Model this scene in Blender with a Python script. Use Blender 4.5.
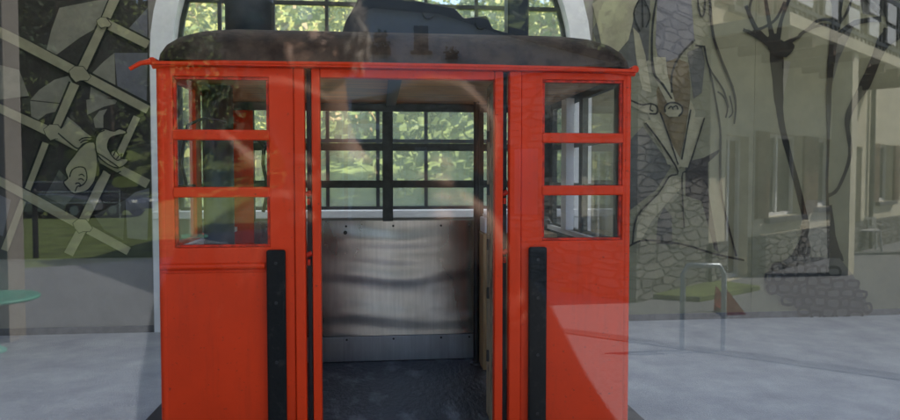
import bpy, bmesh, math, random
from mathutils import Vector, Matrix, noise
random.seed(7)
for o in list(bpy.data.objects): bpy.data.objects.remove(o)
S = bpy.context.scene
COL = S.collection
R = math.radians

# ------------------------------------------------------------------ camera, sky, sun, exposure
CAMZ = 1.6
cam = bpy.data.objects.new('camera', bpy.data.cameras.new('camera'))
COL.objects.link(cam)
cam.location = (0, 0, CAMZ)
cam.rotation_euler = (R(90 - 2.2), 0, R(-6))
cam.data.sensor_width = 36
cam.data.lens = 673 / 900 * 36
cam.data.shift_y = -0.010
cam.data.clip_start = 0.01
cam.data.clip_end = 2000
cam.data.dof.use_dof = True; cam.data.dof.focus_distance = 4.3; cam.data.dof.aperture_fstop = 2.2
S.camera = cam
w = bpy.data.worlds.new('World'); S.world = w; w.use_nodes = True
nt = w.node_tree; bg = nt.nodes['Background']
sky = nt.nodes.new('ShaderNodeTexSky'); sky.sky_type = 'NISHITA'; sky.sun_disc = False
SUN_EL, SUN_AZ = 46, 92          # azimuth from +Y (behind the hall) towards +X (right)
sky.sun_elevation = R(SUN_EL); sky.sun_rotation = R(SUN_AZ)
nt.links.new(sky.outputs[0], bg.inputs[0]); bg.inputs[1].default_value = 0.15
sun = bpy.data.objects.new('sun', bpy.data.lights.new('sun', 'SUN')); COL.objects.link(sun)
sun.data.energy = 4.8; sun.data.angle = R(0.6); sun.data.color = (1, .95, .86)
sd = Vector((math.sin(R(SUN_AZ)) * math.cos(R(SUN_EL)), math.cos(R(SUN_AZ)) * math.cos(R(SUN_EL)), math.sin(R(SUN_EL))))
sun.rotation_euler = sd.to_track_quat('Z', 'Y').to_euler()
S.view_settings.view_transform = 'Standard'; S.view_settings.look = 'None'
S.view_settings.gamma = 1; S.view_settings.use_curve_mapping = False
S.view_settings.exposure = 1.95
S.render.engine = 'CYCLES'

# ------------------------------------------------------------------ measured planes
YG = 0.42        # shop-front glass
YF = 3.45        # cabin front
YR = 4.94        # cabin rear wall, inner face
YW = 7.10        # rear wall of the hall
F_ = 673.; T_ = R(6); P_ = R(2.2)
FW = Vector((math.sin(T_) * math.cos(P_), math.cos(T_) * math.cos(P_), -math.sin(P_)))
RT = Vector((math.cos(T_), -math.sin(T_), 0)); UP = RT.cross(FW)
def ray(px, py): return FW + RT * ((px - 450) / F_) + UP * (-(py - 201) / F_)
def onwall(px, py, Y=YW):                 # point of a frontal plane, metres
    d = ray(px, py); k = Y / d.y
    return (d.x * k, CAMZ + d.z * k)
def onfloor(px, py, z=0):
    d = ray(px, py); k = (z - CAMZ) / d.z
    return (d.x * k, d.y * k)
def real(x, ym): return (x, 2 * YG - ym)   # where a thing seen in the glass really stands
def street(px, py, z=0):
    x, y = onfloor(px, py, z); return real(x, y)

# ------------------------------------------------------------------ materials
def mat(name, col, rough=.6, metal=0, spec=.5, var=.15, scale=6, bump=0, bscale=40, col2=None, thr=(.4, .6), stretch=None, coat=0):
    m = bpy.data.materials.new(name); m.use_nodes = True
    n = m.node_tree.nodes; l = m.node_tree.links; b = n['Principled BSDF']
    b.inputs['Roughness'].default_value = rough; b.inputs['Metallic'].default_value = metal
    b.inputs['Specular IOR Level'].default_value = spec; b.inputs['Coat Weight'].default_value = coat
    tc = n.new('ShaderNodeTexCoord'); mp = n.new('ShaderNodeMapping')
    l.new(tc.outputs['Object'], mp.inputs[0])
    if stretch: mp.inputs['Scale'].default_value = stretch
    no = n.new('ShaderNodeTexNoise'); no.inputs['Scale'].default_value = scale; no.inputs['Detail'].default_value = 8
    no.inputs['Roughness'].default_value = .65
    l.new(mp.outputs[0], no.inputs[0])
    cr = n.new('ShaderNodeValToRGB'); l.new(no.outputs[0], cr.inputs[0])
    cr.color_ramp.elements[0].position = thr[0]; cr.color_ramp.elements[1].position = thr[1]
    c2 = col2 if col2 else tuple(min(1, c * (1 + var)) for c in col)
    c1 = col if col2 else tuple(c * (1 - var) for c in col)
    cr.color_ramp.elements[0].color = (*c1, 1); cr.color_ramp.elements[1].color = (*c2, 1)
    l.new(cr.outputs[0], b.inputs['Base Color'])
    if bump:
        n2 = n.new('ShaderNodeTexNoise'); n2.inputs['Scale'].default_value = bscale; n2.inputs['Detail'].default_value = 5
        l.new(mp.outputs[0], n2.inputs[0])
        bp = n.new('ShaderNodeBump'); bp.inputs['Strength'].default_value = bump; bp.inputs['Distance'].default_value = .02
        l.new(n2.outputs[0], bp.inputs['Height']); l.new(bp.outputs[0], b.inputs['Normal'])
    rr = n.new('ShaderNodeMapRange'); l.new(no.outputs[0], rr.inputs[0])
    rr.inputs['To Min'].default_value = max(0, rough - .12); rr.inputs['To Max'].default_value = min(1, rough + .12)
    l.new(rr.outputs[0], b.inputs['Roughness'])
    return m
def glass(name, ior, dust=0., dustcol=(.7, .75, .7), tint=(1, 1, 1)):
    m = bpy.data.materials.new(name); m.use_nodes = True
    n = m.node_tree.nodes; l = m.node_tree.links; n.remove(n['Principled BSDF'])
    out = n['Material Output']; tr = n.new('ShaderNodeBsdfTransparent'); tr.inputs[0].default_value = (*tint, 1)
    gl = n.new('ShaderNodeBsdfGlossy'); gl.inputs['Roughness'].default_value = 0.0
    fr = n.new('ShaderNodeFresnel'); fr.inputs[0].default_value = ior
    # same reflectance seen from either side of the thin pane
    ge = n.new('ShaderNodeNewGeometry'); mr = n.new('ShaderNodeMath'); mr.operation = 'DIVIDE'
    mr.inputs[0].default_value = 1; mr.inputs[1].default_value = ior
    mx0 = n.new('ShaderNodeMix'); mx0.data_type = 'FLOAT'
    l.new(ge.outputs['Backfacing'], mx0.inputs[0]); mx0.inputs[2].default_value = ior; mx0.inputs[3].default_value = 1 / ior
    l.new(mx0.outputs[0], fr.inputs[0])
    mx = n.new('ShaderNodeMixShader'); l.new(fr.outputs[0], mx.inputs[0]); l.new(tr.outputs[0], mx.inputs[1]); l.new(gl.outputs[0], mx.inputs[2])
    last = mx
    if dust:
        df = n.new('ShaderNodeBsdfTranslucent'); df.inputs[0].default_value = (*dustcol, 1)
        no = n.new('ShaderNodeTexNoise'); no.inputs['Scale'].default_value = 3; no.inputs['Detail'].default_value = 6
        rg = n.new('ShaderNodeMapRange'); l.new(no.outputs[0], rg.inputs[0]); rg.inputs['To Min'].default_value = dust * .6; rg.inputs['To Max'].default_value = dust * 1.4
        m2 = n.new('ShaderNodeMixShader'); l.new(rg.outputs[0], m2.inputs[0]); l.new(mx.outputs[0], m2.inputs[1]); l.new(df.outputs[0], m2.inputs[2])
        last = m2
    l.new(last.outputs[0], out.inputs[0])
    return m
def brushed(name, col, rough):
    m = bpy.data.materials.new(name); m.use_nodes = True
    n = m.node_tree.nodes; l = m.node_tree.links; b = n['Principled BSDF']
    b.inputs['Metallic'].default_value = 1
    tc = n.new('ShaderNodeTexCoord')
    def noise(scale, st, det=6):
        mp = n.new('ShaderNodeMapping'); mp.inputs['Scale'].default_value = st; l.new(tc.outputs['Object'], mp.inputs[0])
        q = n.new('ShaderNodeTexNoise'); q.inputs['Scale'].default_value = scale; q.inputs['Detail'].default_value = det
        l.new(mp.outputs[0], q.inputs[0]); return q
    fine = noise(60, (1, 1, .03)); stain = noise(2.2, (1.3, 1, .6)); wave = noise(1.1, (.35, 1, 2.2), 1)
    cr = n.new('ShaderNodeValToRGB'); l.new(stain.outputs[0], cr.inputs[0])
    cr.color_ramp.elements[0].position = .35; cr.color_ramp.elements[1].position = .7
    cr.color_ramp.elements[0].color = (col[0] * .52, col[1] * .50, col[2] * .46, 1); cr.color_ramp.elements[1].color = (*col, 1)
    mm = n.new('ShaderNodeMix'); mm.data_type = 'RGBA'; mm.blend_type = 'MULTIPLY'; mm.inputs[0].default_value = .35
    l.new(cr.outputs[0], mm.inputs[6]); l.new(fine.outputs[0], mm.inputs[7]); l.new(mm.outputs[2], b.inputs['Base Color'])
    rg = n.new('ShaderNodeMapRange'); l.new(stain.outputs[0], rg.inputs[0]); rg.inputs['To Min'].default_value = rough - .1; rg.inputs['To Max'].default_value = rough + .16
    l.new(rg.outputs[0], b.inputs['Roughness'])
    b1 = n.new('ShaderNodeBump'); b1.inputs['Strength'].default_value = .25; b1.inputs['Distance'].default_value = .03; l.new(wave.outputs[0], b1.inputs['Height'])
    b2 = n.new('ShaderNodeBump'); b2.inputs['Strength'].default_value = .12; b2.inputs['Distance'].default_value = .002; l.new(fine.outputs[0], b2.inputs['Height'])
    l.new(b1.outputs[0], b2.inputs['Normal']); l.new(b2.outputs[0], b.inputs['Normal'])
    return m
def stone(name, c1, c2, mortar):
    m = bpy.data.materials.new(name); m.use_nodes = True
    n = m.node_tree.nodes; l = m.node_tree.links; b = n['Principled BSDF']; b.inputs['Roughness'].default_value = .92
    tc = n.new('ShaderNodeTexCoord')
    no = n.new('ShaderNodeTexNoise'); no.inputs['Scale'].default_value = 5; no.inputs['Detail'].default_value = 4; l.new(tc.outputs['UV'], no.inputs[0])
    ad = n.new('ShaderNodeVectorMath'); ad.operation = 'MULTIPLY_ADD'; l.new(no.outputs['Color'], ad.inputs[0]); ad.inputs[1].default_value = (.10, .035, 0); l.new(tc.outputs['UV'], ad.inputs[2])
    mp = n.new('ShaderNodeMapping'); mp.inputs['Scale'].default_value = (2.6, 9.5, 1); l.new(ad.outputs[0], mp.inputs[0])
    v1 = n.new('ShaderNodeTexVoronoi'); v1.feature = 'DISTANCE_TO_EDGE'; v1.inputs['Scale'].default_value = 1; v1.inputs['Randomness'].default_value = .75; l.new(mp.outputs[0], v1.inputs[0])
    v2 = n.new('ShaderNodeTexVoronoi'); v2.inputs['Scale'].default_value = 1; v2.inputs['Randomness'].default_value = .75; l.new(mp.outputs[0], v2.inputs[0])
    bw = n.new('ShaderNodeSeparateColor'); l.new(v2.outputs['Color'], bw.inputs[0])
    cr = n.new('ShaderNodeMix'); cr.data_type = 'RGBA'; l.new(bw.outputs[0], cr.inputs[0]); cr.inputs[6].default_value = (*c1, 1); cr.inputs[7].default_value = (*c2, 1)
    n3 = n.new('ShaderNodeTexNoise'); n3.inputs['Scale'].default_value = 30; n3.inputs['Detail'].default_value = 6; l.new(tc.outputs['UV'], n3.inputs[0])
    ml = n.new('ShaderNodeMix'); ml.data_type = 'RGBA'; ml.blend_type = 'OVERLAY'; ml.inputs[0].default_value = .7; l.new(cr.outputs[2], ml.inputs[6]); l.new(n3.outputs[0], ml.inputs[7])
    rg = n.new('ShaderNodeMapRange'); rg.inputs['From Min'].default_value = .02; rg.inputs['From Max'].default_value = .11; l.new(v1.outputs['Distance'], rg.inputs[0])
    mm = n.new('ShaderNodeMix'); mm.data_type = 'RGBA'; l.new(rg.outputs[0], mm.inputs[0]); mm.inputs[6].default_value = (*mortar, 1); l.new(ml.outputs[2], mm.inputs[7])
    l.new(mm.outputs[2], b.inputs['Base Color'])
    bp = n.new('ShaderNodeBump'); bp.inputs['Distance'].default_value = .05; l.new(rg.outputs[0], bp.inputs['Height']); l.new(bp.outputs[0], b.inputs['Normal'])
    return m
def paint(name, col, rough=.42):
    """gloss paint with chips, grime streaks and shallow dents"""
    m = mat(name, col, rough, spec=.22, var=.10, scale=2.5, thr=(.3, .7))
    n = m.node_tree.nodes; l = m.node_tree.links; b = n['Principled BSDF']; src = b.inputs['Base Color'].links[0].from_socket
    tc = n.new('ShaderNodeTexCoord')
    def nz(scale, st, det=8):
        mp = n.new('ShaderNodeMapping'); mp.inputs['Scale'].default_value = st; l.new(tc.outputs['Object'], mp.inputs[0])
        q = n.new('ShaderNodeTexNoise'); q.inputs['Scale'].default_value = scale; q.inputs['Detail'].default_value = det; q.inputs['Roughness'].default_value = .7; l.new(mp.outputs[0], q.inputs[0]); return q
    def ramp(q, a, c):
        g = n.new('ShaderNodeMapRange'); g.inputs['From Min'].default_value = a; g.inputs['From Max'].default_value = c; l.new(q.outputs[0], g.inputs[0]); return g
    cur = src
    for q, a_, c_, f, cc in ((nz(3, (4, 4, .5)), .52, .8, .35, (.16, .02, .008)), (nz(38, (1, 1, 1.6)), .63, .68, .85, (.09, .025, .015)), (nz(16, (1, 1, .08)), .68, .74, .35, (.70, .16, .09))):
        g = ramp(q, a_, c_); mu_ = n.new('ShaderNodeMath'); mu_.operation = 'MULTIPLY'; mu_.inputs[1].default_value = f; l.new(g.outputs[0], mu_.inputs[0])
        mx = n.new('ShaderNodeMix'); mx.data_type = 'RGBA'; l.new(mu_.outputs[0], mx.inputs[0]); l.new(cur, mx.inputs[6]); mx.inputs[7].default_value = (*cc, 1); cur = mx.outputs[2]
    l.new(cur, b.inputs['Base Color'])
    d = nz(2.2, (1, 1, 1), 2); bp = n.new('ShaderNodeBump'); bp.inputs['Strength'].default_value = .35; bp.inputs['Distance'].default_value = .02; l.new(d.outputs[0], bp.inputs['Height']); l.new(bp.outputs[0], b.inputs['Normal'])
    return m

M = {}
M['red'] = paint('red_paint', (.68, .038, .003))
M['red_edge'] = mat('worn_red_paint', (.50, .024, .005), .5, spec=.25, var=.4, scale=22, bump=.15, bscale=60)
M['rubber'] = mat('black_rubber', (.010, .010, .009), .72, spec=.15, col2=(.05, .042, .035), thr=(.55, .8), scale=14, bump=.2)
M['roof'] = mat('roof_felt', (.026, .016, .010), .8, spec=.2, col2=(.085, .055, .036), scale=7, bump=.3, bscale=30)
M['frame'] = mat('dark_green_frame', (.045, .055, .045), .5, var=.3, scale=12)
M['greycol'] = mat('grey_column', (.05, .06, .065), .5, var=.25, scale=5)
M['ply'] = mat('plywood', (.42, .27, .12), .6, var=.25, scale=5, stretch=(6, 6, .6))
M['ceil'] = mat('varnished_ceiling', (.50, .25, .09), .45, var=.3, scale=4, stretch=(.6, 7, 1))
M['flaky'] = mat('flaking_door_edge', (.30, .24, .15), .8, col2=(.05, .03, .02), thr=(.5, .62), scale=16, stretch=(1, 1, .35), bump=.5)
M['steel'] = brushed('brushed_steel', (.86, .81, .73), .26)
M['steel2'] = brushed('kick_steel', (.66, .68, .70), .42)
M['black'] = mat('black_metal', (.012, .012, .012), .45, var=.4)
M['darkfloor'] = mat('cabin_floor', (.022, .025, .030), .5, col2=(.16, .17, .18), thr=(.50, .66), scale=6, bump=.4, stretch=(1, .5, 1))
M['floor'] = mat('hall_screed', (.20, .22, .26), .65, col2=(.33, .35, .38), thr=(.32, .68), scale=2.6, bump=.35, bscale=80)
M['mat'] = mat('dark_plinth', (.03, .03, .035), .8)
M['wall'] = mat('hall_wall', (.27, .25, .22), .9, var=.08, scale=2)
M['sidewall'] = mat('hall_side_wall', (.40, .38, .24), .9, var=.06, scale=2)
M['ceilwhite'] = mat('hall_ceiling', (.5, .5, .48), .9, var=.05)
M['white'] = mat('white_paint', (.80, .80, .80), .5, var=.04)
M['mull'] = mat('window_bars', (.03, .035, .035), .5)
M['mdark'] = mat('mural_dark', (.038, .034, .030), .85, var=.18, scale=4)
M['mtaupe'] = mat('mural_taupe', (.30, .28, .185), .85, var=.1, scale=5)
M['mgrey'] = mat('mural_grey', (.13, .13, .145), .85, var=.12, scale=4)
M['mlight'] = mat('mural_stone_grey', (.22, .21, .165), .85, var=.12, scale=5)
M['mline'] = mat('mural_line', (.010, .012, .010), .85, var=.3, scale=9)
M['mbeige'] = mat('mural_beige', (.19, .185, .12), .85, var=.08, scale=3)
M['mmid'] = mat('mural_shadow', (.085, .085, .075), .85, var=.15, scale=5)
M['mbrown'] = mat('mural_brown', (.13, .10, .05), .85, var=.2, scale=5)
M['glass'] = glass('shopfront_glass', 1.76)
M['pane'] = glass('window_glass', 1.45)
M['arch_pane'] = glass('dusty_glass', 1.45, dust=.20, dustcol=(.9, .88, .62))
m = bpy.data.materials.new('added_opal_rooflight'); m.use_nodes = True; _n = m.node_tree.nodes; _n.remove(_n['Principled BSDF'])
_t = _n.new('ShaderNodeBsdfTranslucent'); _t.inputs[0].default_value = (.75, .77, .78, 1); m.node_tree.links.new(_t.outputs[0], _n['Material Output'].inputs[0]); M['opal'] = m
M['bark'] = mat('bark', (.09, .065, .045), .9, var=.3, scale=8, bump=.4)
def leafmat(name, c):
    m = mat(name, c, .7, var=.45, scale=1.2, thr=(.3, .7)); return m
M['leaf1'] = leafmat('leaf_yellow_green', (.30, .30, .06)); M['leaf2'] = leafmat('leaf_mid_green', (.13, .17, .03))
M['leaf3'] = leafmat('leaf_dark_green', (.020, .045, .014)); M['leaf4'] = leafmat('leaf_russet', (.22, .15, .05))
M['grass'] = mat('meadow', (.13, .17, .04), .9, var=.3, scale=2, bump=.4)
M['gravel'] = mat('gravel_paving', (.14, .148, .16), .9, col2=(.29, .295, .30), scale=30, bump=.6, bscale=90, thr=(.35, .65))
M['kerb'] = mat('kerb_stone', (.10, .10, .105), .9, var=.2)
M['plaster'] = mat('cream_plaster', (.64, .59, .44), .9, var=.08, scale=1.2)
M['greyplaster'] = mat('grey_plaster', (.76, .78, .84), .9, var=.06, scale=1.2)
M['stone'] = stone('rubble_stone', (.25, .24, .21), (.13, .13, .125), (.07, .068, .062))
M['slate'] = mat('slate_roof', (.06, .06, .065), .8, var=.2, scale=6)
M['wood'] = mat('brown_wood', (.13, .07, .03), .6, var=.3, scale=4, stretch=(5, 5, .5))
M['shade'] = mat('dark_opening', (.02, .022, .025), .3)
M['galv'] = mat('galvanised_tube', (.42, .47, .50), .4, metal=.6, var=.1)
M['carpaint'] = mat('car_silver', (.30, .32, .36), .3, metal=.6, coat=.5, var=.05)
M['carpaint2'] = mat('car_dark', (.03, .035, .045), .3, coat=.6, var=.05)
M['carglass'] = mat('car_glass', (.01, .012, .015), .1)
M['tyre'] = mat('tyre', (.015, .015, .015), .8)
M['lamp'] = mat('lamp_lens', (.6, .6, .55), .2)
M['signred'] = mat('sign_red', (.45, .03, .02), .5)
M['turq'] = mat('turquoise_plastic', (.08, .36, .25), .4, var=.08)
M['plasticwhite'] = mat('white_plastic', (.75, .75, .73), .4, var=.04)
M['jacket'] = mat('dark_jacket', (.008, .008, .009), .95, spec=.15, var=.3, bump=.3, bscale=12)
M['trouser'] = mat('dark_trousers', (.02, .024, .035), .9)
M['skin'] = mat('skin', (.42, .24, .16), .55, var=.08)
M['hair'] = mat('grey_hair', (.45, .40, .34), .8, var=.5, scale=60)
M['eye'] = mat('eye_dark', (.03, .02, .015), .3)
M['petal'] = mat('petal_red', (.4, .05, .04), .7)

# ------------------------------------------------------------------ mesh helpers
def link(name, me, m=None, parent=None):
    o = bpy.data.objects.new(name, me); COL.objects.link(o)
    if m is not None:
        for q in (m if isinstance(m, (list, tuple)) else [m]): me.materials.append(M[q])
    if parent: o.parent = parent
    return o
class MB:
    def __init__(s): s.v = []; s.f = []; s.mi = []; s.smooth = []
    def add(s, vs, fs, mi=0, smooth=False):
        b = len(s.v); s.v += [tuple(v) for v in vs]
        for f in fs: s.f.append([i + b for i in f]); s.mi.append(mi); s.smooth.append(smooth)
        return s
    def box(s, x0, x1, y0, y1, z0, z1, mi=0):
        return s.add([(x0, y0, z0), (x1, y0, z0), (x1, y1, z0), (x0, y1, z0), (x0, y0, z1), (x1, y0, z1), (x1, y1, z1), (x0, y1, z1)],
                     [(0, 3, 2, 1), (4, 5, 6, 7), (0, 1, 5, 4), (1, 2, 6, 5), (2, 3, 7, 6), (3, 0, 4, 7)], mi)
    def prism(s, pts, axis, a, b, mi=0):       # polygon extruded along an axis
        def P(p, t):
            return {'x': (t, p[0], p[1]), 'y': (p[0], t, p[1]), 'z': (p[0], p[1], t)}[axis]
        n = len(pts)
        s.add([P(p, a) for p in pts] + [P(p, b) for p in pts],
              [list(range(n))[::-1], list(range(n, 2 * n))] + [(i, (i + 1) % n, n + (i + 1) % n, n + i) for i in range(n)], mi)
        return s
    def tube(s, pts, r, n=10, mi=0, cap=True):
        pts = [Vector(p) for p in pts]; rs = r if isinstance(r, (list, tuple)) else [r] * len(pts)
        vs = []; 
        prev = None
        for i, p in enumerate(pts):
            d = (pts[min(i + 1, len(pts) - 1)] - pts[max(i - 1, 0)]).normalized()
            if prev is None:
                u = d.cross(Vector((0, 0, 1)))
                if u.length < .1: u = d.cross(Vector((1, 0, 0)))
            else: u = prev - d * prev.dot(d)
            u.normalize(); prev = u; v = d.cross(u)
            for k in range(n):
                a = 2 * math.pi * k / n; vs.append(p + (u * math.cos(a) + v * math.sin(a)) * rs[i])
        fs = [(i * n + k, i * n + (k + 1) % n, (i + 1) * n + (k + 1) % n, (i + 1) * n + k) for i in range(len(pts) - 1) for k in range(n)]
        s.add(vs, fs, mi, True)
        if cap: s.add(vs[:n], [list(range(n))[::-1]], mi); s.add(vs[-n:], [list(range(n))], mi)
        return s
    def lathe(s, prof, c=(0, 0, 0), n=24, mi=0):
        vs = [(c[0] + r * math.cos(2 * math.pi * k / n), c[1] + r * math.sin(2 * math.pi * k / n), c[2] + z) for r, z in prof for k in range(n)]
        fs = [(i * n + k, i * n + (k + 1) % n, (i + 1) * n + (k + 1) % n, (i + 1) * n + k) for i in range(len(prof) - 1) for k in range(n)]
        return s.add(vs, fs, mi, True)
    def build(s, name, m, parent=None, bevel=0, xf=None, fix=True):
        me = bpy.data.meshes.new(name)
        vs = [tuple(xf @ Vector(v)) for v in s.v] if xf else s.v
        me.from_pydata(vs, [], s.f)
        for p, i, sm in zip(me.polygons, s.mi, s.smooth): p.material_index = i; p.use_smooth = sm
        if fix:
            bm = bmesh.new(); bm.from_mesh(me); bmesh.ops.recalc_face_normals(bm, faces=bm.faces); bm.to_mesh(me); bm.free()
        o = link(name, me, m, parent)
        if bevel:
            b = o.modifiers.new('bevel', 'BEVEL'); b.width = bevel; b.segments = 3; b.limit_method = 'ANGLE'; b.angle_limit = R(40); b.harden_normals = False
        return o
    def build_each(s, name, m, parent=None, xf=None):
        """every separate piece of the mesh becomes an object of its own"""
        par = list(range(len(s.v)))
        def find(i):
            while par[i] != i: par[i] = par[par[i]]; i = par[i]
            return i
        key = {}
        for i, v in enumerate(s.v):
            k = tuple(round(c, 6) for c in v)
            if k in key: par[find(i)] = find(key[k])
            else: key[k] = i
        for f in s.f:
            for i in f[1:]: par[find(i)] = find(f[0])
        groups = {}
        for fi, f in enumerate(s.f): groups.setdefault(find(f[0]), []).append(fi)
        out = []
        for fs in groups.values():
            ids = sorted({i for fi in fs for i in s.f[fi]}); mp = {i: k for k, i in enumerate(ids)}
            q = MB(); q.v = [s.v[i] for i in ids]; q.f = [[mp[i] for i in s.f[fi]] for fi in fs]; q.mi = [s.mi[fi] for fi in fs]; q.smooth = [s.smooth[fi] for fi in fs]
            out.append(q.build(name, m, parent, xf=xf))
        return out
def uvbox(o):                                # metre-scaled UV by dominant axis, for stonework
    me = o.data; uv = me.uv_layers.new(name='UVMap')
    for p in me.polygons:
        n = p.normal; t = Vector((-n.y, n.x, 0))
        if abs(n.z) > .7: t = Vector((1, 0, 0)); b = Vector((0, 1, 0))
        else: t.normalize(); b = Vector((0, 0, 1))
        for li in p.loop_indices:
            c = me.vertices[me.loops[li].vertex_index].co; uv.data[li].uv = (c.dot(t), c.dot(b))
    return o
def holed(mb, u0, u1, v0, v1, t0, t1, holes, place, mi=0):   # slab with rectangular openings; place(u, v, t) -> xyz
    us = sorted({u0, u1} | {h[0] for h in holes} | {h[1] for h in holes}); vs = sorted({v0, v1} | {h[2] for h in holes} | {h[3] for h in holes})
    us = [u for u in us if u0 <= u <= u1]; vs = [v for v in vs if v0 <= v <= v1]
    def solid(i, j):
        if i < 0 or j < 0 or i >= len(us) - 1 or j >= len(vs) - 1: return False
        cu, cv = (us[i] + us[i + 1]) / 2, (vs[j] + vs[j + 1]) / 2
        return not any(h[0] < cu < h[1] and h[2] < cv < h[3] for h in holes)
    vid = {}; V = []; Fs = []
    def g(i, j, k):
        if (i, j, k) not in vid: vid[(i, j, k)] = len(V); V.append(place(us[i], vs[j], (t0, t1)[k]))
        return vid[(i, j, k)]
    for i in range(len(us) - 1):
        for j in range(len(vs) - 1):
            if not solid(i, j): continue
            Fs.append((g(i, j, 0), g(i + 1, j, 0), g(i + 1, j + 1, 0), g(i, j + 1, 0))); Fs.append((g(i, j, 1), g(i, j + 1, 1), g(i + 1, j + 1, 1), g(i + 1, j, 1)))
            for di, dj, a, b in ((-1, 0, (i, j), (i, j + 1)), (1, 0, (i + 1, j), (i + 1, j + 1)), (0, -1, (i, j), (i + 1, j)), (0, 1, (i, j + 1), (i + 1, j + 1))):
                if not solid(i + di, j + dj): Fs.append((g(*a, 0), g(*b, 0), g(*b, 1), g(*a, 1)))
    mb.add(V, Fs, mi)
def XZ(u, v, t): return (u, t, v)
def YZ(u, v, t): return (t, u, v)
def thing(name, label, cat, loc=(0, 0, 0), rz=0, group=None):
    o = bpy.data.objects.new(name, None); COL.objects.link(o); o.location = loc; o.rotation_euler = (0, 0, rz)
    o.empty_display_size = .2
    return tag(o, label, cat, group)
def tag(o, label, cat, group=None):
    o['label'] = label; o['category'] = cat
    if group: o['group'] = group
    return o
def struct(o): o['kind'] = 'structure'; return o
def copy_tree(o, parent=None):
    c = o.copy(); COL.objects.link(c); c.parent = parent
    for ch in [q for q in list(bpy.data.objects) if q.parent == o]: copy_tree(ch, c)
    return c

# ------------------------------------------------------------------ ground
HX0, HX1 = onwall(-45, 333)[0], 7.4          # hall interior, left and right
HH = 5.2
mb = MB(); mb.box(HX0, HX1, YG + .06, YW, -.12, 0); struct(mb.build('hall_floor', 'floor'))
mb = MB(); mb.add([(-400, -400, -.14), (400, -400, -.14), (400, 400, -.14), (-400, 400, -.14)], [(0, 1, 2, 3)]); struct(mb.build('ground', 'grass'))
mb = MB(); mb.prism([(-16, YG + .055), (-16, -8.8)] + [street(*q) for q in ((-60, 272), (60, 266), (160, 258), (300, 244), (450, 228))] + [(8, -26), (40, -30), (40, YG + .055)], 'z', -.13, -.004); struct(mb.build('paved_street', 'gravel'))
# terrain behind the hall rising to a wooded hillside
def hillz(x, y):
    d = max(0, y - 12)
    return -.5 + d * .235 + 2.0 * math.sin(x * .05 + 1) * min(1, d / 40) + 1.6 * math.sin(x * .13 + y * .05) * min(1, d / 40)
nx, ny = 46, 34; vs = []
for j in range(ny):
    for i in range(nx):
        x = -150 + 300 * i / (nx - 1); y = 12 + 114 * j / (ny - 1); vs.append((x, y, hillz(x, y)))
mb = MB(); mb.add(vs, [(j * nx + i, j * nx + i + 1, (j + 1) * nx + i + 1, (j + 1) * nx + i) for j in range(ny - 1) for i in range(nx - 1)], 0, True)
struct(mb.build('hillside', 'grass'))
def leafcloud(mb, c, rx, rz, n, size, mi):
    for _ in range(n):
        while True:
            p = Vector((random.uniform(-1, 1), random.uniform(-1, 1), random.uniform(-1, 1)))
            if .25 < p.length < 1: break
        p = Vector((c[0] + p.x * rx, c[1] + p.y * rx, c[2] + p.z * rz))
        a = Vector((random.gauss(0, 1), random.gauss(0, 1), random.gauss(0, 1))).normalized(); b = a.orthogonal().normalized(); cc = a.cross(b)
        s1 = size * random.uniform(.5, 1.3); s2 = s1 * random.uniform(.5, .9)
        mb.add([p + b * s1, p + cc * s2, p - b * s1 * .9, p - cc * s2], [(0, 1, 2, 3)], mi)
mb = MB()
for i in range(620):
    y = 14 + 96 * random.random() ** 1.4; x = (random.uniform(-.75, .75)) * (y + 8)
    z = hillz(x, y); h = random.uniform(2.6, 5.2); k = random.choices([0, 1, 2, 3], [6, 4, .5, 1.2])[0]
    for q in range(3):
        cx, cy = x + random.uniform(-1.1, 1.1), y + random.uniform(-1, 1)
        leafcloud(mb, (cx, cy, z + h * random.uniform(.4, .8)), random.uniform(1.1, 2), random.uniform(1.1, 2), 140, .11 + y * .0019, k)
o = mb.build('hillside_wood', ['leaf1', 'leaf2', 'leaf3', 'leaf4'], fix=False); o['kind'] = 'stuff'; tag(o, 'pale yellow green wood on the hillside outside the arched window', 'wood')

# ------------------------------------------------------------------ the hall
hall = thing('exhibition_hall', 'grey hall with painted rear wall and arched window holding the red cabin', 'building', (0, YW, 0))
def hb(mb): return Matrix.Translation((0, -YW, 0))
_l = onwall(152, 60); _r = onwall(590, 60); ax = (_l[0] + _r[0]) / 2; az = (_l[1] + _r[1]) / 2 ; AR = (_r[0] - _l[0]) / 2; AI = AR - .205

SILL = onwall(378, 209)[1]
# rear wall with arched opening
mb = MB()
def strip(x0, x1, zb0, zt0, zb1, zt1, y0=YW, y1=YW + .35):
    mb.add([(x0, y0, zb0), (x1, y0, zb1), (x1, y0, zt1), (x0, y0, zt0), (x0, y1, zb0), (x1, y1, zb1), (x1, y1, zt1), (x0, y1, zt0)],
           [(0, 1, 2, 3), (4, 7, 6, 5), (0, 4, 5, 1), (3, 2, 6, 7)])
strip(HX0 - .3, ax - AR, -.1, HH, -.1, HH); strip(ax + AR, HX1 + .3, -.1, HH, -.1, HH)
N = 40
for i in range(N):
    a0 = math.pi - math.pi * i / N; a1 = math.pi - math.pi * (i + 1) / N
    x0, x1 = ax + AR * math.cos(a0), ax + AR * math.cos(a1)
    strip(x0, x1, az + AR * math.sin(a0), HH, az + AR * math.sin(a1), HH)
    strip(x0, x1, -.1, SILL - .09, -.1, SILL - .09)
mb.build('rear_wall', 'wall', hall, xf=hb(mb))
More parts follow.
